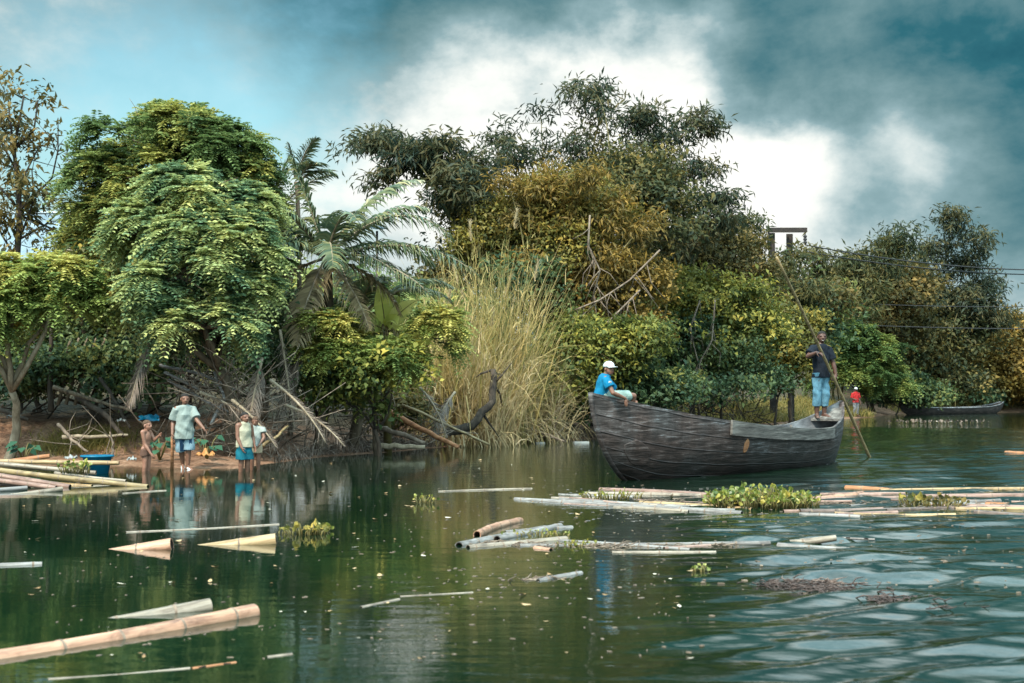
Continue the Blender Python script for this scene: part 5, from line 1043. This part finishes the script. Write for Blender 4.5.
# far person in red
p = W(856, 416, 84); p[2] = gz(p[0], p[1]); h = W(856, 387.5, 84)[2] - p[2]
r0, c = person('distant person in a red shirt and grey trousers standing on the far spit', p, h, -70, head=1.05, look=nrm((.2, -1, 0)), skin='dark', hair=None, over={'wrR': (-.12, -.28, .58 * h), 'elR': (-.26, -.05, .62 * h)})
shirt(c, RED, hem=-.04, sleeve=.9, loose=1.12); trousers(c, GREY, to=1.9, wide=.06, end=.05, name='trousers'); cap(c, WHITE)
# ------------------------------------------------------------------ bamboo poles, driftwood, plants and litter
def bamboo_pole(label, a, b, r0, r1, mat, group=None, node=.34, bend=.018, cat='bamboo pole', name='bamboo_pole', wall=.2, n=14):
    """hollow jointed pole from a to b, built along its own X axis"""
    a, b = np.asarray(a, float), np.asarray(b, float); L = float(np.linalg.norm(b - a)); mb = MB(); S = []
    bx = rng.normal(0, bend * L); bz = rng.normal(0, bend * .3 * L)
    ph = rng.random() * node; xs_ = [(0.0, 1.0, 0)]; x = ph if ph > .06 else node
    while x < L - .05:
        s = r0 + (r1 - r0) * x / L; xs_ += [(x - .035, .985, 0), (x - .012, 1.05, 1), (x - .004, .99, 2), (x + .006, 1.07, 1), (x + .022, 1.0, 0)]; x += node * rng.uniform(.88, 1.12)
    xs_.append((L, 1.0, 0))
    def ring(x, f):
        t = x / L; r = (r0 + (r1 - r0) * t) * f; cy, cz = bx * math.sin(PI * t), bz * math.sin(PI * t); return [(x, cy + r * math.cos(2 * PI * j / n), cz + r * math.sin(2 * PI * j / n)) for j in range(n)]
    rs = [ring(x, f) for x, f, _ in xs_]; vs = [p for q in rs for p in q]; base = len(mb.v); mb.v.extend(vs)
    for i in range(len(rs) - 1):
        m = 1 if (xs_[i][2] and xs_[i + 1][2]) else 0
        for j in range(n):
            k = (j + 1) % n; mb.f.append((base + i * n + j, base + i * n + k, base + (i + 1) * n + k, base + (i + 1) * n + j)); mb.m.append(m)
    for x0, x1, rev in ((0, min(.18, L * .3), 1), (L, L - min(.18, L * .3), 0)):
        o, i1, i2 = ring(x0, 1.0), ring(x0, 1 - wall), ring(x1, 1 - wall); v = o + i1 + i2; bs = len(mb.v); mb.v.extend(v)
        for j in range(n):
            k = (j + 1) % n; mb.f.append((bs + j, bs + k, bs + n + k, bs + n + j)); mb.m.append(0); mb.f.append((bs + n + j, bs + n + k, bs + 2 * n + k, bs + 2 * n + j)); mb.m.append(2)
        mb.f.append(tuple(bs + 2 * n + j for j in range(n))); mb.m.append(2)
    d = (b - a) / L; o = mb.build(name, [M[mat], M['b_node'], M['b_in']], None, loc=a); o.rotation_euler = (rng.uniform(-.2, .2), -math.asin(d[2]), math.atan2(d[1], d[0]))
    return tag(o, label, cat, group)
def fp(label, p0, p1, r, mat, z0=None, z1=None, r1=None, **k):
    """floating pole between two points on the water"""
    z0 = -r * .30 if z0 is None else z0; z1 = -r * .30 if z1 is None else z1
    return bamboo_pole(label, G(*p0, z0), G(*p1, z1), r, r1 or r, mat, **k)
# foreground
fp('thick pinkish bamboo log floating in the left foreground, cut end to the right', (-95, 676), (254, 613), .064, 'b_orange', z0=-.022, z1=.008, r1=.06, group='big bamboo logs in the foreground', n=20, node=.42)
fp('paler bamboo log floating just behind the thick pinkish one', (70, 634), (210, 606), .052, 'b_pale', z0=-.075, z1=.02, group='big bamboo logs in the foreground', n=18)
fp('orange bamboo stump slanting out of the water, left of two', (84, 560), (172, 545), .062, 'b_orange', z0=-.10, z1=.035, r1=.066, group='slanting bamboo ends', n=18, node=.5)
fp('tan bamboo stump slanting out of the water, right of two', (165, 556), (276, 540), .058, 'b_tan', z0=-.10, z1=.035, r1=.064, group='slanting bamboo ends', n=18, node=.5)
fp('thin pale pole lying on the water behind the slanting stumps', (126, 533), (279, 525), .018, 'b_pale', n=8)
fp('short whitish pole floating at the left edge of the picture', (-30, 568), (42, 565), .028, 'b_grey', n=10)
fp('thin pale stick floating nearest the camera', (48, 680), (190, 669), .010, 'b_pale', n=8); fp('thin brown stick at the right end of the nearest pale stick', (192, 669), (236, 663), .009, 'rust', n=8)
fp('short pale splinter floating below the standing children', (122, 494), (166, 491), .018, 'b_pale', n=8)
fp('short pale stick floating right of the big foreground log', (267, 658), (292, 655), .012, 'b_pale', n=8)
# stack at the left
g = 'bamboo poles stacked at the left bank'
for lab, a, b, r, mat in [
    ('topmost straight tan pole of the left stack reaching past the blue basin', (-60, 460, 22.4), (119, 463, 22.6), .052, 'b_tan'), ('short rusty brown pole at the back of the left stack', (-50, 470, 23.2), (50, 456, 23.4), .055, 'rust'),
    ('long olive pole slanting down into the water at the front of the left stack', (-40, 466, 21.2), (148, 487, 20.2), .056, 'b_olive'), ('pale pole under the straight tan one', (0, 464, 22), (96, 473, 22), .05, 'b_pale'),
    ('pinkish pole near the bottom of the left stack', (-60, 468, 20.6), (70, 487, 20.0), .055, 'b_pink'), ('second pinkish pole touching the water in the left stack', (-60, 475, 20.1), (56, 488, 19.8), .05, 'b_pink'),
    ('grey pole with its end in the water at the far left of the stack', (-60, 494, 18.7), (27, 488, 19.4), .045, 'b_grey'), ('pale grey pole at the near edge of the left stack', (-60, 503, 18.0), (62, 489, 19.2), .05, 'b_pale'),
    ('thin pale pole poking out of the stack toward the small child', (55, 473, 21.6), (126, 481, 21.2), .035, 'b_pale'), ('tan pole lying under the olive one', (-30, 472, 21.4), (92, 487, 20.4), .05, 'b_tan'), ('dark wet pole half hidden in the left stack', (-60, 481, 20.2), (30, 486, 20), .05, 'b_dark'),
    ('olive pole low at the back of the left stack', (-60, 464, 22.8), (75, 470, 22.6), .05, 'b_olive')]:
    bamboo_pole(lab, W(*a), W(*b), r * .85, r * .75, mat, g, node=.4)
# middle cluster
g = 'floating bamboo of the small middle raft'
bamboo_pole('orange hollow bamboo piece resting on the small middle raft', W(477, 535, 13.0), W(520, 521, 14.6), .042, .042, 'b_orange', g, n=18)
fp('broad pale bamboo half at the front of the middle raft', (459, 547), (545, 530), .05, 'b_grey', z0=-.015, z1=-.01, group=g); fp('pale pole second from the front of the middle raft', (468, 549), (566, 540), .04, 'b_pale', z0=-.012, z1=-.01, group=g)
fp('hollow grey pole end facing the camera in the middle raft', (497, 540), (560, 527), .045, 'b_grey', z0=.0, z1=0, group=g); fp('thin grey pole at the back of the middle raft', (505, 533), (572, 528), .028, 'b_grey', group=g)
fp('long thin bleached pole reaching right from the middle raft', (520, 546), (770, 543), .022, 'b_grey', z0=-.004, z1=-.004, group=g); fp('short thick tan bit below the middle raft', (535, 549), (551, 551), .03, 'b_orange', group=g)
fp('pale thin pole below the long bleached one', (612, 553), (716, 553), .02, 'b_pale', group=g); fp('grey thin pole crossing the long bleached one', (560, 541), (690, 550), .018, 'b_grey', group=g)
fp('orange brown short pole floating right of the bleached pole', (664, 549), (710, 546), .022, 'b_pink', group=g)
fp('short grey log floating alone in front of the middle raft', (538, 582), (581, 574), .025, 'b_grey', z0=-.01)
fp('thin stick in the calm water left of the middle raft', (400, 597), (473, 593), .010, 'b_pale', n=8); fp('pale flat stick left of the lone thin stick', (361, 608), (399, 600), .014, 'b_pale', n=8)
fp('thin bleached stick floating behind the middle raft', (438, 492), (532, 489), .020, 'b_pale', n=8)
# the raft behind
g = 'bamboo poles of the long raft below the boat'
for lab, a, b, r, mat in [('long grey pole forming the left tip of the long raft', (515, 500), (742, 514), .05, 'b_grey'), ('pale pole at the back of the long raft under the bow', (583, 494), (702, 496), .045, 'b_pale'), ('pinkish pole behind the hyacinth clump', (600, 490), (760, 500), .05, 'b_pink'),
    ('tan pole left of the hyacinth clump with dark joints', (640, 503), (752, 510), .045, 'b_tan'), ('pale pole just in front of the bow', (560, 500), (690, 508), .04, 'b_grey'), ('thick orange brown bamboo right of the hyacinth clump', (800, 502), (862, 495), .075, 'b_orange'), ('orange brown pole ending behind the thick one', (846, 488), (890, 491), .055, 'rust'),
    ('long pink brown pole right of the hyacinth clump', (806, 500), (925, 498), .045, 'b_pink'), ('wet dark pole at the near edge of the raft', (800, 512), (960, 508), .05, 'b_dark'), ('thin tan pole stretching to the right edge behind the raft', (880, 491), (1060, 489), .04, 'b_tan'),
    ('straight pinkish pole leaving the picture at the right edge', (925, 497), (1070, 496), .05, 'b_pink'), ('thick rusty pole at the right edge of the raft', (985, 506), (1070, 508), .07, 'rust'), ('grey pole crossing the dry hyacinth at the right', (850, 507), (1000, 501), .04, 'b_grey'), ('wet dark pole end pointing at the right edge', (975, 513), (1060, 519), .05, 'b_dark')]:
    fp(lab, a, b, r * .78, mat, group=g)
for i in range(18):
    x = rng.uniform(760, 1040); y = rng.uniform(491, 517); l = rng.uniform(40, 130); dy = rng.normal(0, 3)
    fp('thin weathered pole drifting among the loose poles at the right of the long raft', (x, y), (x + l, y + dy), rng.uniform(.015, .035), ['b_pink', 'b_grey', 'b_dark', 'b_tan', 'b_pink'][i % 5], z0=-.006, z1=-.006, group='thin poles drifting in the long raft', n=9)
for i in range(9):
    x = rng.uniform(520, 680); y = 493 + (x - 520) * .06 + rng.uniform(-1, 10); l = rng.uniform(40, 110)
    fp('thin pale pole packed among the poles below the bow', (x, y), (x + l, y + rng.normal(3, 2)), rng.uniform(.015, .03), ['b_pale', 'b_grey', 'b_pink'][i % 3], z0=-.006, z1=-.006, group='thin pale poles packed below the bow', n=9)
fp('short pale pole tilting up in the rippled water below the raft', (790, 544), (836, 538), .04, 'b_pale', z0=-.03, z1=.03, r1=.03); fp('grey pole beside the short tilting pale one', (778, 546), (850, 551), .035, 'b_grey', z0=-.02, z1=-.02)
fp('rusty log afloat far out at the right edge', (1006, 453), (1040, 455), .06, 'rust')
for i in range(10):
    x, y = rng.uniform(795, 900), rng.uniform(525, 560); l = rng.uniform(20, 60)
    if i < 4: fp('small splinter floating in the ripples below the raft', (x, y), (x + l, y + rng.normal(0, 2)), .012, 'b_grey', z0=0, z1=0, group='small splinters in the ripples', n=6)
# driftwood at the bank
def branch(label, pts, r, mat, cat='branch', name='fallen_branch', group='fallen wood on the bank', twigs=0):
    w = [W(*p) for p in pts]; mb = MB(); k = len(w); q = []
    for i in range(k - 1):
        for s in range(4): q.append(w[i] + (w[i + 1] - w[i]) * s / 4 + rng.normal(0, r * .25, 3))
    q.append(w[-1]); m = len(q); mb.tube(q, [r * (1 - .45 * i / m) for i in range(m)], 9, wob=.06)
    for i in range(twigs):
        a = q[rng.integers(2, m)]; b = a + rng.normal(0, .45, 3) + np.array([0, 0, .2]); mb.tube([a, (a + b) / 2 + rng.normal(0, .06, 3), b], [r * .3, r * .2, r * .08], 5)
    return tag(mb.build(name, M[mat], None, w[0], loc=w[0]), label, cat, group)
branch('orange brown peeled log sloping down to the water', [(384, 409, 33), (420, 428, 32.5), (458, 447, 31.8)], .085, 'rust'); branch('thin straight olive pole lying from the shrub to the water', [(402, 404, 33.5), (445, 424, 33.2), (490, 445, 33)], .05, 'b_olive')
branch('dark forked log leaning up into the reeds', [(446, 434, 35), (472, 424, 35), (492, 402, 35.4), (493, 370, 35.8)], .14, 'bark_dark', twigs=6); branch('pale grey log at the water beside the peeled log', [(380, 428, 31.8), (405, 436, 31.6), (425, 443, 31.5)], .07, 'dead')
branch('short pale log lying along the water left of the peeled log', [(372, 447, 31), (395, 446, 31), (425, 447, 31)], .08, 'bark_pale'); branch('bare branch reaching over the water under the boy', [(520, 425, 39.5), (545, 434, 39), (566, 442, 38.6)], .05, 'dead', twigs=6)
branch('thin bare branch standing up at the end of the reeds', [(548, 426, 40), (556, 434, 39.5), (562, 443, 39)], .035, 'dead', twigs=4); branch('long brown branch lying across the earth bank at the left', [(54, 388, 28.5), (95, 401, 28.2), (132, 411, 28)], .05, 'bark')
branch('dark beam sloping down the bank behind the small child', [(78, 396, 28.6), (104, 414, 28), (124, 436, 27.6)], .075, 'bark_dark'); branch('dark straight pole leaning over the trash at the left', [(100, 378, 29), (118, 405, 28.4), (130, 428, 28)], .045, 'bark_dark')
branch('twisted pale root on the mud left of the small child', [(58, 424, 27.6), (72, 440, 27.3), (88, 452, 27.1)], .04, 'dead', 'root', 'tree_root', twigs=8); branch('upright forked twig on the mud near the small child', [(112, 458, 27), (113, 444, 27.1), (110, 432, 27.2)], .03, 'dead', twigs=6)
branch('yellowish stem bent over the water right of the pair of children', [(262, 446, 26.8), (275, 438, 27), (288, 426, 27.4)], .04, 'b_olive'); branch('horizontal root ledge halfway up the earth bank', [(62, 437, 27.5), (95, 437, 27.5), (128, 435, 27.6)], .045, 'bark_pale', 'root', 'tree_root')
branch('fallen stick on top of the earth bank at the far left', [(-10, 408, 28.6), (10, 413, 28.4), (28, 420, 28.2)], .06, 'bark_dark'); branch('bare leaning trunk between the small leaning tree and the dark beam', [(50, 412, 29), (50, 370, 29.2), (52, 325, 29.4)], .07, 'bark_dark')
for i, (x, t) in enumerate([(58, 'first'), (66, 'second'), (74, 'third'), (83, 'fourth'), (92, 'last')]): branch(f'leaning pale stake under the left trees, {t} from the left in its row', [(x - 8, 405, 29.6), (x + 2, 370, 29.7), (x + 13, 338, 29.8)], .04, 'bark', 'stake', 'leaning_stake', 'row of leaning stakes')
for i, (a, lab) in enumerate([([(165, 372, 28.6), (195, 388, 28.2), (232, 408, 27.9)], 'uppermost grey bamboo pole of the discarded heap behind the tallest boy'), ([(168, 380, 28.5), (200, 398, 28.1), (228, 412, 27.8)], 'lower grey bamboo pole of the discarded heap behind the tallest boy'), ([(160, 365, 28.8), (200, 374, 28.5), (236, 390, 28.2)], 'pale bamboo pole lying highest across the brushwood behind the tallest boy'), ([(210, 425, 27.5), (225, 400, 27.8), (214, 372, 28.2)], 'upright broken stick behind the tallest boy')]): branch(lab, a, .04, 'b_grey', 'branch')
# blue basin, cloth, bags, foam
M['blueplastic'] = surf('blue_plastic', [(.002, .09, .17), (.005, .14, .24)], rough=.35, bump=.0); M['orangeplastic'] = surf('orange_plastic', [(.32, .13, .04), (.44, .22, .08)], rough=.5, bump=.5); M['foam'] = surf('white_foam', [(.16, .17, .165), (.30, .31, .30)], rough=.8); M['darkwet'] = surf('wet_debris', [(.03, .022, .02), (.09, .06, .05)], (20, 20, 20), .5, .5)
def basin():
    p = W(97, 476, 23.6); p[2] = max(gz(p[0], p[1]), 0) + .0; root = empty('washing_basin', p, 'bright blue plastic basin standing at the water beside the bamboo stack', 'basin'); mb = MB(); n = 28
    prof = [(.0, .0), (.20, .0), (.255, .30), (.285, .31), (.285, .325), (.245, .32), (.19, .03), (.0, .025)]; prof = [(max(r, .002), z) for r, z in prof]
    mb.rings([[(r * math.cos(2 * PI * j / n), r * math.sin(2 * PI * j / n), z) for j in range(n)] for r, z in prof]); bowl_ = mb.build('bowl', M['blueplastic'], root)
    mb = MB(); mb.rings([[((.288 + o) * math.cos(2 * PI * j / n), (.288 + o) * math.sin(2 * PI * j / n), z) for j in range(n)] for o, z in ((-.01, .325), (.008, .33), (.010, .30), (-.006, .302))]); mb.build('rim', M['blueplastic'], bowl_)
basin()
def rag(name, label, cat, c, w, d_, h, mat, seed):
    r = np.random.default_rng(seed); n = 14; c = np.asarray(c, float); vs = []
    for i in range(n):
        for j in range(n):
            u, v = i / (n - 1) * 2 - 1, j / (n - 1) * 2 - 1; vs.append((u * w * (1 + .15 * math.sin(5 * v)), v * d_ * (1 + .15 * math.sin(4 * u)), h * (1 - .7 * max(abs(u), abs(v)) ** 2) * (.6 + .4 * math.sin(6 * u + 2 * v + seed)) + r.normal(0, .012)))
    k = len(vs); mb = MB(); mb.add(vs + [(x, y, z - .012) for x, y, z in vs], [(i * n + j, i * n + j + 1, (i + 1) * n + j + 1, (i + 1) * n + j) for i in range(n - 1) for j in range(n - 1)] + [(k + i * n + j, k + (i + 1) * n + j, k + (i + 1) * n + j + 1, k + i * n + j + 1) for i in range(n - 1) for j in range(n - 1)])
    return tag(mb.build(name, mat, None, loc=c), label, cat)
o = rag('blue_sheet', 'crumpled blue plastic sheet on the bank above the small child', 'plastic sheet', W(149, 418, 28.2), .2, .12, .06, M['blueplastic'], 1); o.rotation_euler = (R(25), 0, R(10))
o = rag('orange_bag', 'crumpled orange plastic bag lying on the mud behind the tallest boy', 'plastic bag', W(206, 456, 25.9), .15, .13, .15, M['orangeplastic'], 2)
for lab, px, py, d, w in [('white scrap of foam near the blue sheet', 121, 421, 28, .09), ('pale scrap on the earth at the far left', 14, 417, 28, .12), ('pale stone like scrap beside the blue basin', 71, 458, 25.8, .11), ('pale crumpled scrap at the feet of the small child', 132, 459, 25.6, .08)]: rag('plastic_scrap', lab, 'litter', W(px, py, d), w, w * .7, w * .6, M['foam'], px)
mb = MB(); p = G(581, 443, .0); mb.box((0, 0, .0), (.22, .04, 0), (-.02, .10, 0), (0, 0, .045)); tag(mb.build('foam_block', M['foam'], None, loc=p, smooth=False), 'white foam block floating at the bank left of the bow', 'foam block')
mb = MB(); p = W(540, 441, 38.6); p[2] = .0; mb.box((0, 0, 0), (.13, .03, 0), (-.02, .09, 0), (0, 0, .035)); tag(mb.build('foam_block', M['foam'], None, loc=p, smooth=False), 'smaller pale block washed up below the bare branch', 'foam block')
# green taro leaves beside the small child
def taro(px, py, d, label):
    p = W(px, py, d); p[2] = gz(p[0], p[1]) - .02; lb = LB(); mb = MB()
    for i in range(9):
        a = rng.uniform(0, 2 * PI); q = np.array([math.cos(a) * rng.uniform(.1, .32), math.sin(a) * .2, rng.uniform(.2, .5)]); mb.tube([(0, 0, 0), q * .6 + (0, 0, .08), q], .012, 5); lb.leaves((q - (math.cos(a) * .08, 0, 0))[None], np.array([[math.cos(a), math.sin(a) * .6 - .5, -.35]]), np.array([[0, -.5, 1.]]), .24, .17, [rng.random() * .5], .1)
    o = lb.build('broad_leaved_plant', M['taro'], None, (0, 0, 0), mb, M['culm'], loc=p); tag(o, label, 'plant')
taro(160, 448, 26.6, 'blue green broad leaved plant between the small child and the tallest boy'); taro(207, 446, 26.6, 'dark broad leaved plant behind the walking boy\'s left hand'); taro(24, 452, 26.9, 'small green plant on the earth bank at the far left')
# water hyacinths
def hyacinth(label, c, rx, ry, n, h, mat='hyacinth', leaf=.09, seed=0):
    c = np.asarray(c, float); r = np.random.default_rng(seed); lb = LB(); mb = MB()
    for i in range(n):
        a, q = r.uniform(0, 2 * PI), math.sqrt(r.random()); b = np.array([q * rx * math.cos(a), q * ry * math.sin(a), .0]); out = np.array([math.cos(a) * .5 + r.normal(0, .4), math.sin(a) * .5 + r.normal(0, .4), 1.0]); hh = h * r.uniform(.35, 1.0) * (1.25 - .6 * q); t = b + nrm(out) * hh
        mb.tube([b - (0, 0, .04), (b + t) / 2 + r.normal(0, .01, 3), t], [.007, .010, .005], 4)
        d = nrm(np.array([r.normal(0, .7), r.normal(-.3, .7), r.uniform(.1, .9)])); s = nrm(np.cross(d, r.normal(0, 1, 3))); nn = np.cross(s, d); L = leaf * r.uniform(.7, 1.3); tt = np.clip(r.normal(.5, .25), 0, 1)
        pts = [t + d * L * .5 + (d * math.cos(2 * PI * j / 8) * .5 + s * math.sin(2 * PI * j / 8) * .45) * L + nn * L * .12 * math.cos(4 * PI * j / 8) for j in range(8)]; m_ = t + d * L * .5
        lb.quads(np.array([[m_, pts[k], pts[k + 1], pts[(k + 2) % 8]] for k in (0, 2, 4, 6)]), [tt] * 4)
    o = lb.build('water_hyacinth', M[mat], None, (0, 0, 0), mb, M['culm'], loc=c); return tag(o, label, 'water plant', 'water hyacinth')
hyacinth('large green and yellow water hyacinth clump on the long raft', G(762, 506), .66, .5, 520, .25, seed=1, leaf=.062); hyacinth('sprig of hyacinth at the left of the large clump', G(722, 507), .16, .12, 22, .26, seed=2)
hyacinth('yellowed hyacinth strands on the raft under the bow', G(612, 499), .42, .12, 50, .16, seed=3, leaf=.035); hyacinth('small yellow hyacinth floating alone in the calm water', G(303, 534), (.24), .2, 44, .12, mat='ochre', seed=4, leaf=.052); hyacinth('single yellow hyacinth leaf cluster right of the lone plant', G(322, 531), .07, .06, 8, .08, seed=5, leaf=.055)
hyacinth('tiny dry sprig floating near the bank in the middle', G(424, 503), .14, .08, 18, .12, seed=6, leaf=.045); hyacinth('brown hyacinth among the poles at the right of the raft', G(940, 507), .3, .25, 60, .15, mat='brownleaf', seed=7, leaf=.06); hyacinth('small orange tinted sprig left of the brown hyacinth', G(912, 505), .14, .12, 20, .14, mat='ochre', seed=8)
hyacinth('pale hyacinth mat far out in front of the moored boat', G(940, 423), 2.9, .8, 80, .13, mat='dry', seed=9, leaf=.14); hyacinth('yellow sprigs caught on the small middle raft', G(535, 536), .35, .22, 50, .06, seed=10, leaf=.028); hyacinth('yellow sprigs at the end of the small middle raft', G(575, 545), .22, .13, 26, .05, seed=11, leaf=.028)
hyacinth('small tuft of leaves on the bamboo stack beside the basin', W(76, 471, 21.4), .25, .15, 40, .16, seed=12, leaf=.07); hyacinth('lone yellow sprig floating in front of the raft', G(703, 571), .07, .06, 12, .05, seed=13, leaf=.03)
# dark mat of debris in the ripples
def debris(label, a, b, n, wid, mat):
    p, q = G(*a), G(*b); c = (p + q) / 2; mb = MB()
    for i in range(n):
        t = rng.random(); o = p + (q - p) * t - c + rng.normal(0, wid, 3) * np.array([1, 1, .06]); d = nrm((q - p) + rng.normal(0, .5, 3) * np.linalg.norm(q - p) * np.array([1, 1, .25])); L = rng.uniform(.03, .16); mb.tube([o, o + d * L * .5 + rng.normal(0, .012, 3), o + d * L], [.004, .0055, .002], 4)
    tag(mb.build('driftwood_mat', M[mat], None, loc=c), label, 'debris', kind='stuff')
debris('dark mat of rotting twigs in the rippled water at the right', (770, 582), (925, 603), 620, .11, 'darkwet'); debris('reddish brown twigs at the upper side of the dark mat', (775, 579), (850, 584), 70, .05, 'b_dark'); debris('bark shreds strewn over the small middle raft', (480, 543), (620, 547), 190, .10, 'dead'); debris('short pale wood bits left of the lone grey log', (510, 580), (560, 578), 40, .03, 'dead')
debris('twigs and shreds caught along the long raft', (640, 503), (1010, 507), 300, .22, 'dead'); debris('pale shreds drifting beyond the middle raft', (600, 548), (720, 545), 80, .06, 'dead')
# fallen leaves on the water: small curled leaves, all alike
def leafmesh(k):
    lb = LB(); m = 6; w = [0, .6, 1, .95, .6, .05]; 
    for i in range(m - 1):
        for s in (-1, 1):
            f = lambda u, v: (u / (m - 1) - .5, s * v * .25 * w[u], .10 * abs(u - 2.2) / 2.5 * (.5 + k * .3) + .05 * v)
            lb.quads(np.array([[f(i, 0), f(i, 1), f(i + 1, 1), f(i + 1, 0)]]), [[.8, .4, .12][k]])
    o = lb.build('floating_leaf', M['floatleaf']); return o
protos = [leafmesh(k) for k in range(3)]; first = [True] * 3
LABL = ['whitish fallen leaf floating alone on the river', 'tan curled leaf floating alone on the river', 'brown fallen leaf floating alone on the river']
spots = [(355, 548), (412, 507), (395, 540), (655, 575), (690, 572), (605, 596), (590, 600), (345, 661), (420, 660), (170, 583), (210, 582), (215, 568), (305, 613), (330, 612), (140, 655), (133, 528), (268, 531), (375, 520), (560, 470), (500, 480)]
spots += [(rng.uniform(5, 700), 478 + 200 * rng.random() ** 1.5) for _ in range(85)] + [(rng.uniform(250, 560), rng.uniform(452, 480)) for _ in range(25)]
for i, (x, y) in enumerate(spots):
    k = i % 3; o = protos[k] if first[k] else protos[k].copy()
    if not first[k]: C.objects.link(o)
    first[k] = False; p = G(x, y); o.location = (p[0], p[1], .006); s = rng.uniform(.03, .085) * (.55 if y > 610 else 1 if y > 520 else 1.3); o.scale = (s, s * rng.uniform(.7, 1.2), s); o.rotation_euler = (rng.normal(0, .12), rng.normal(0, .12), rng.uniform(0, 6.3))
    tag(o, LABL[k], 'leaf', ['whitish leaves on the water', 'tan leaves on the water', 'brown leaves on the water'][k])
def chips(label, n, box, smin, smax, mat, seed):
    """specks of bark, scum and leaf bits scattered over the water"""
    r = np.random.default_rng(seed); mb = MB(); c = G((box[0] + box[2]) / 2, (box[1] + box[3]) / 2)
    for i in range(n):
        p = G(r.uniform(box[0], box[2]), box[1] + (box[3] - box[1]) * r.random() ** 1.3) - c; a = r.uniform(0, PI); s = r.uniform(smin, smax); u = np.array([math.cos(a), math.sin(a), 0]) * s; v = np.array([-math.sin(a), math.cos(a), 0]) * s * r.uniform(.15, .6); k = [p + u, p + v * r.uniform(.7, 1.2), p - u * r.uniform(.6, 1), p - v]
        mb.add([q + (0, 0, .004) for q in k] + [q - (0, 0, .004) for q in k], [(0, 1, 2, 3), (7, 6, 5, 4), (0, 4, 5, 1), (1, 5, 6, 2), (2, 6, 7, 3), (3, 7, 4, 0)])
    tag(mb.build('floating_debris', M[mat], None, loc=c, smooth=False), label, 'debris', kind='stuff')
chips('pale specks of scum and bark adrift on the calm water', 420, (20, 470, 720, 660), .005, .022, 'dead', 31); chips('brown specks of bark adrift around the rafts', 520, (430, 485, 1020, 600), .006, .03, 'dead', 32); chips('pale scum drifting along the long raft', 420, (560, 488, 1024, 522), .01, .045, 'b_grey', 33)
print('LEAVES', sum(n for _, n in STAT), STAT)
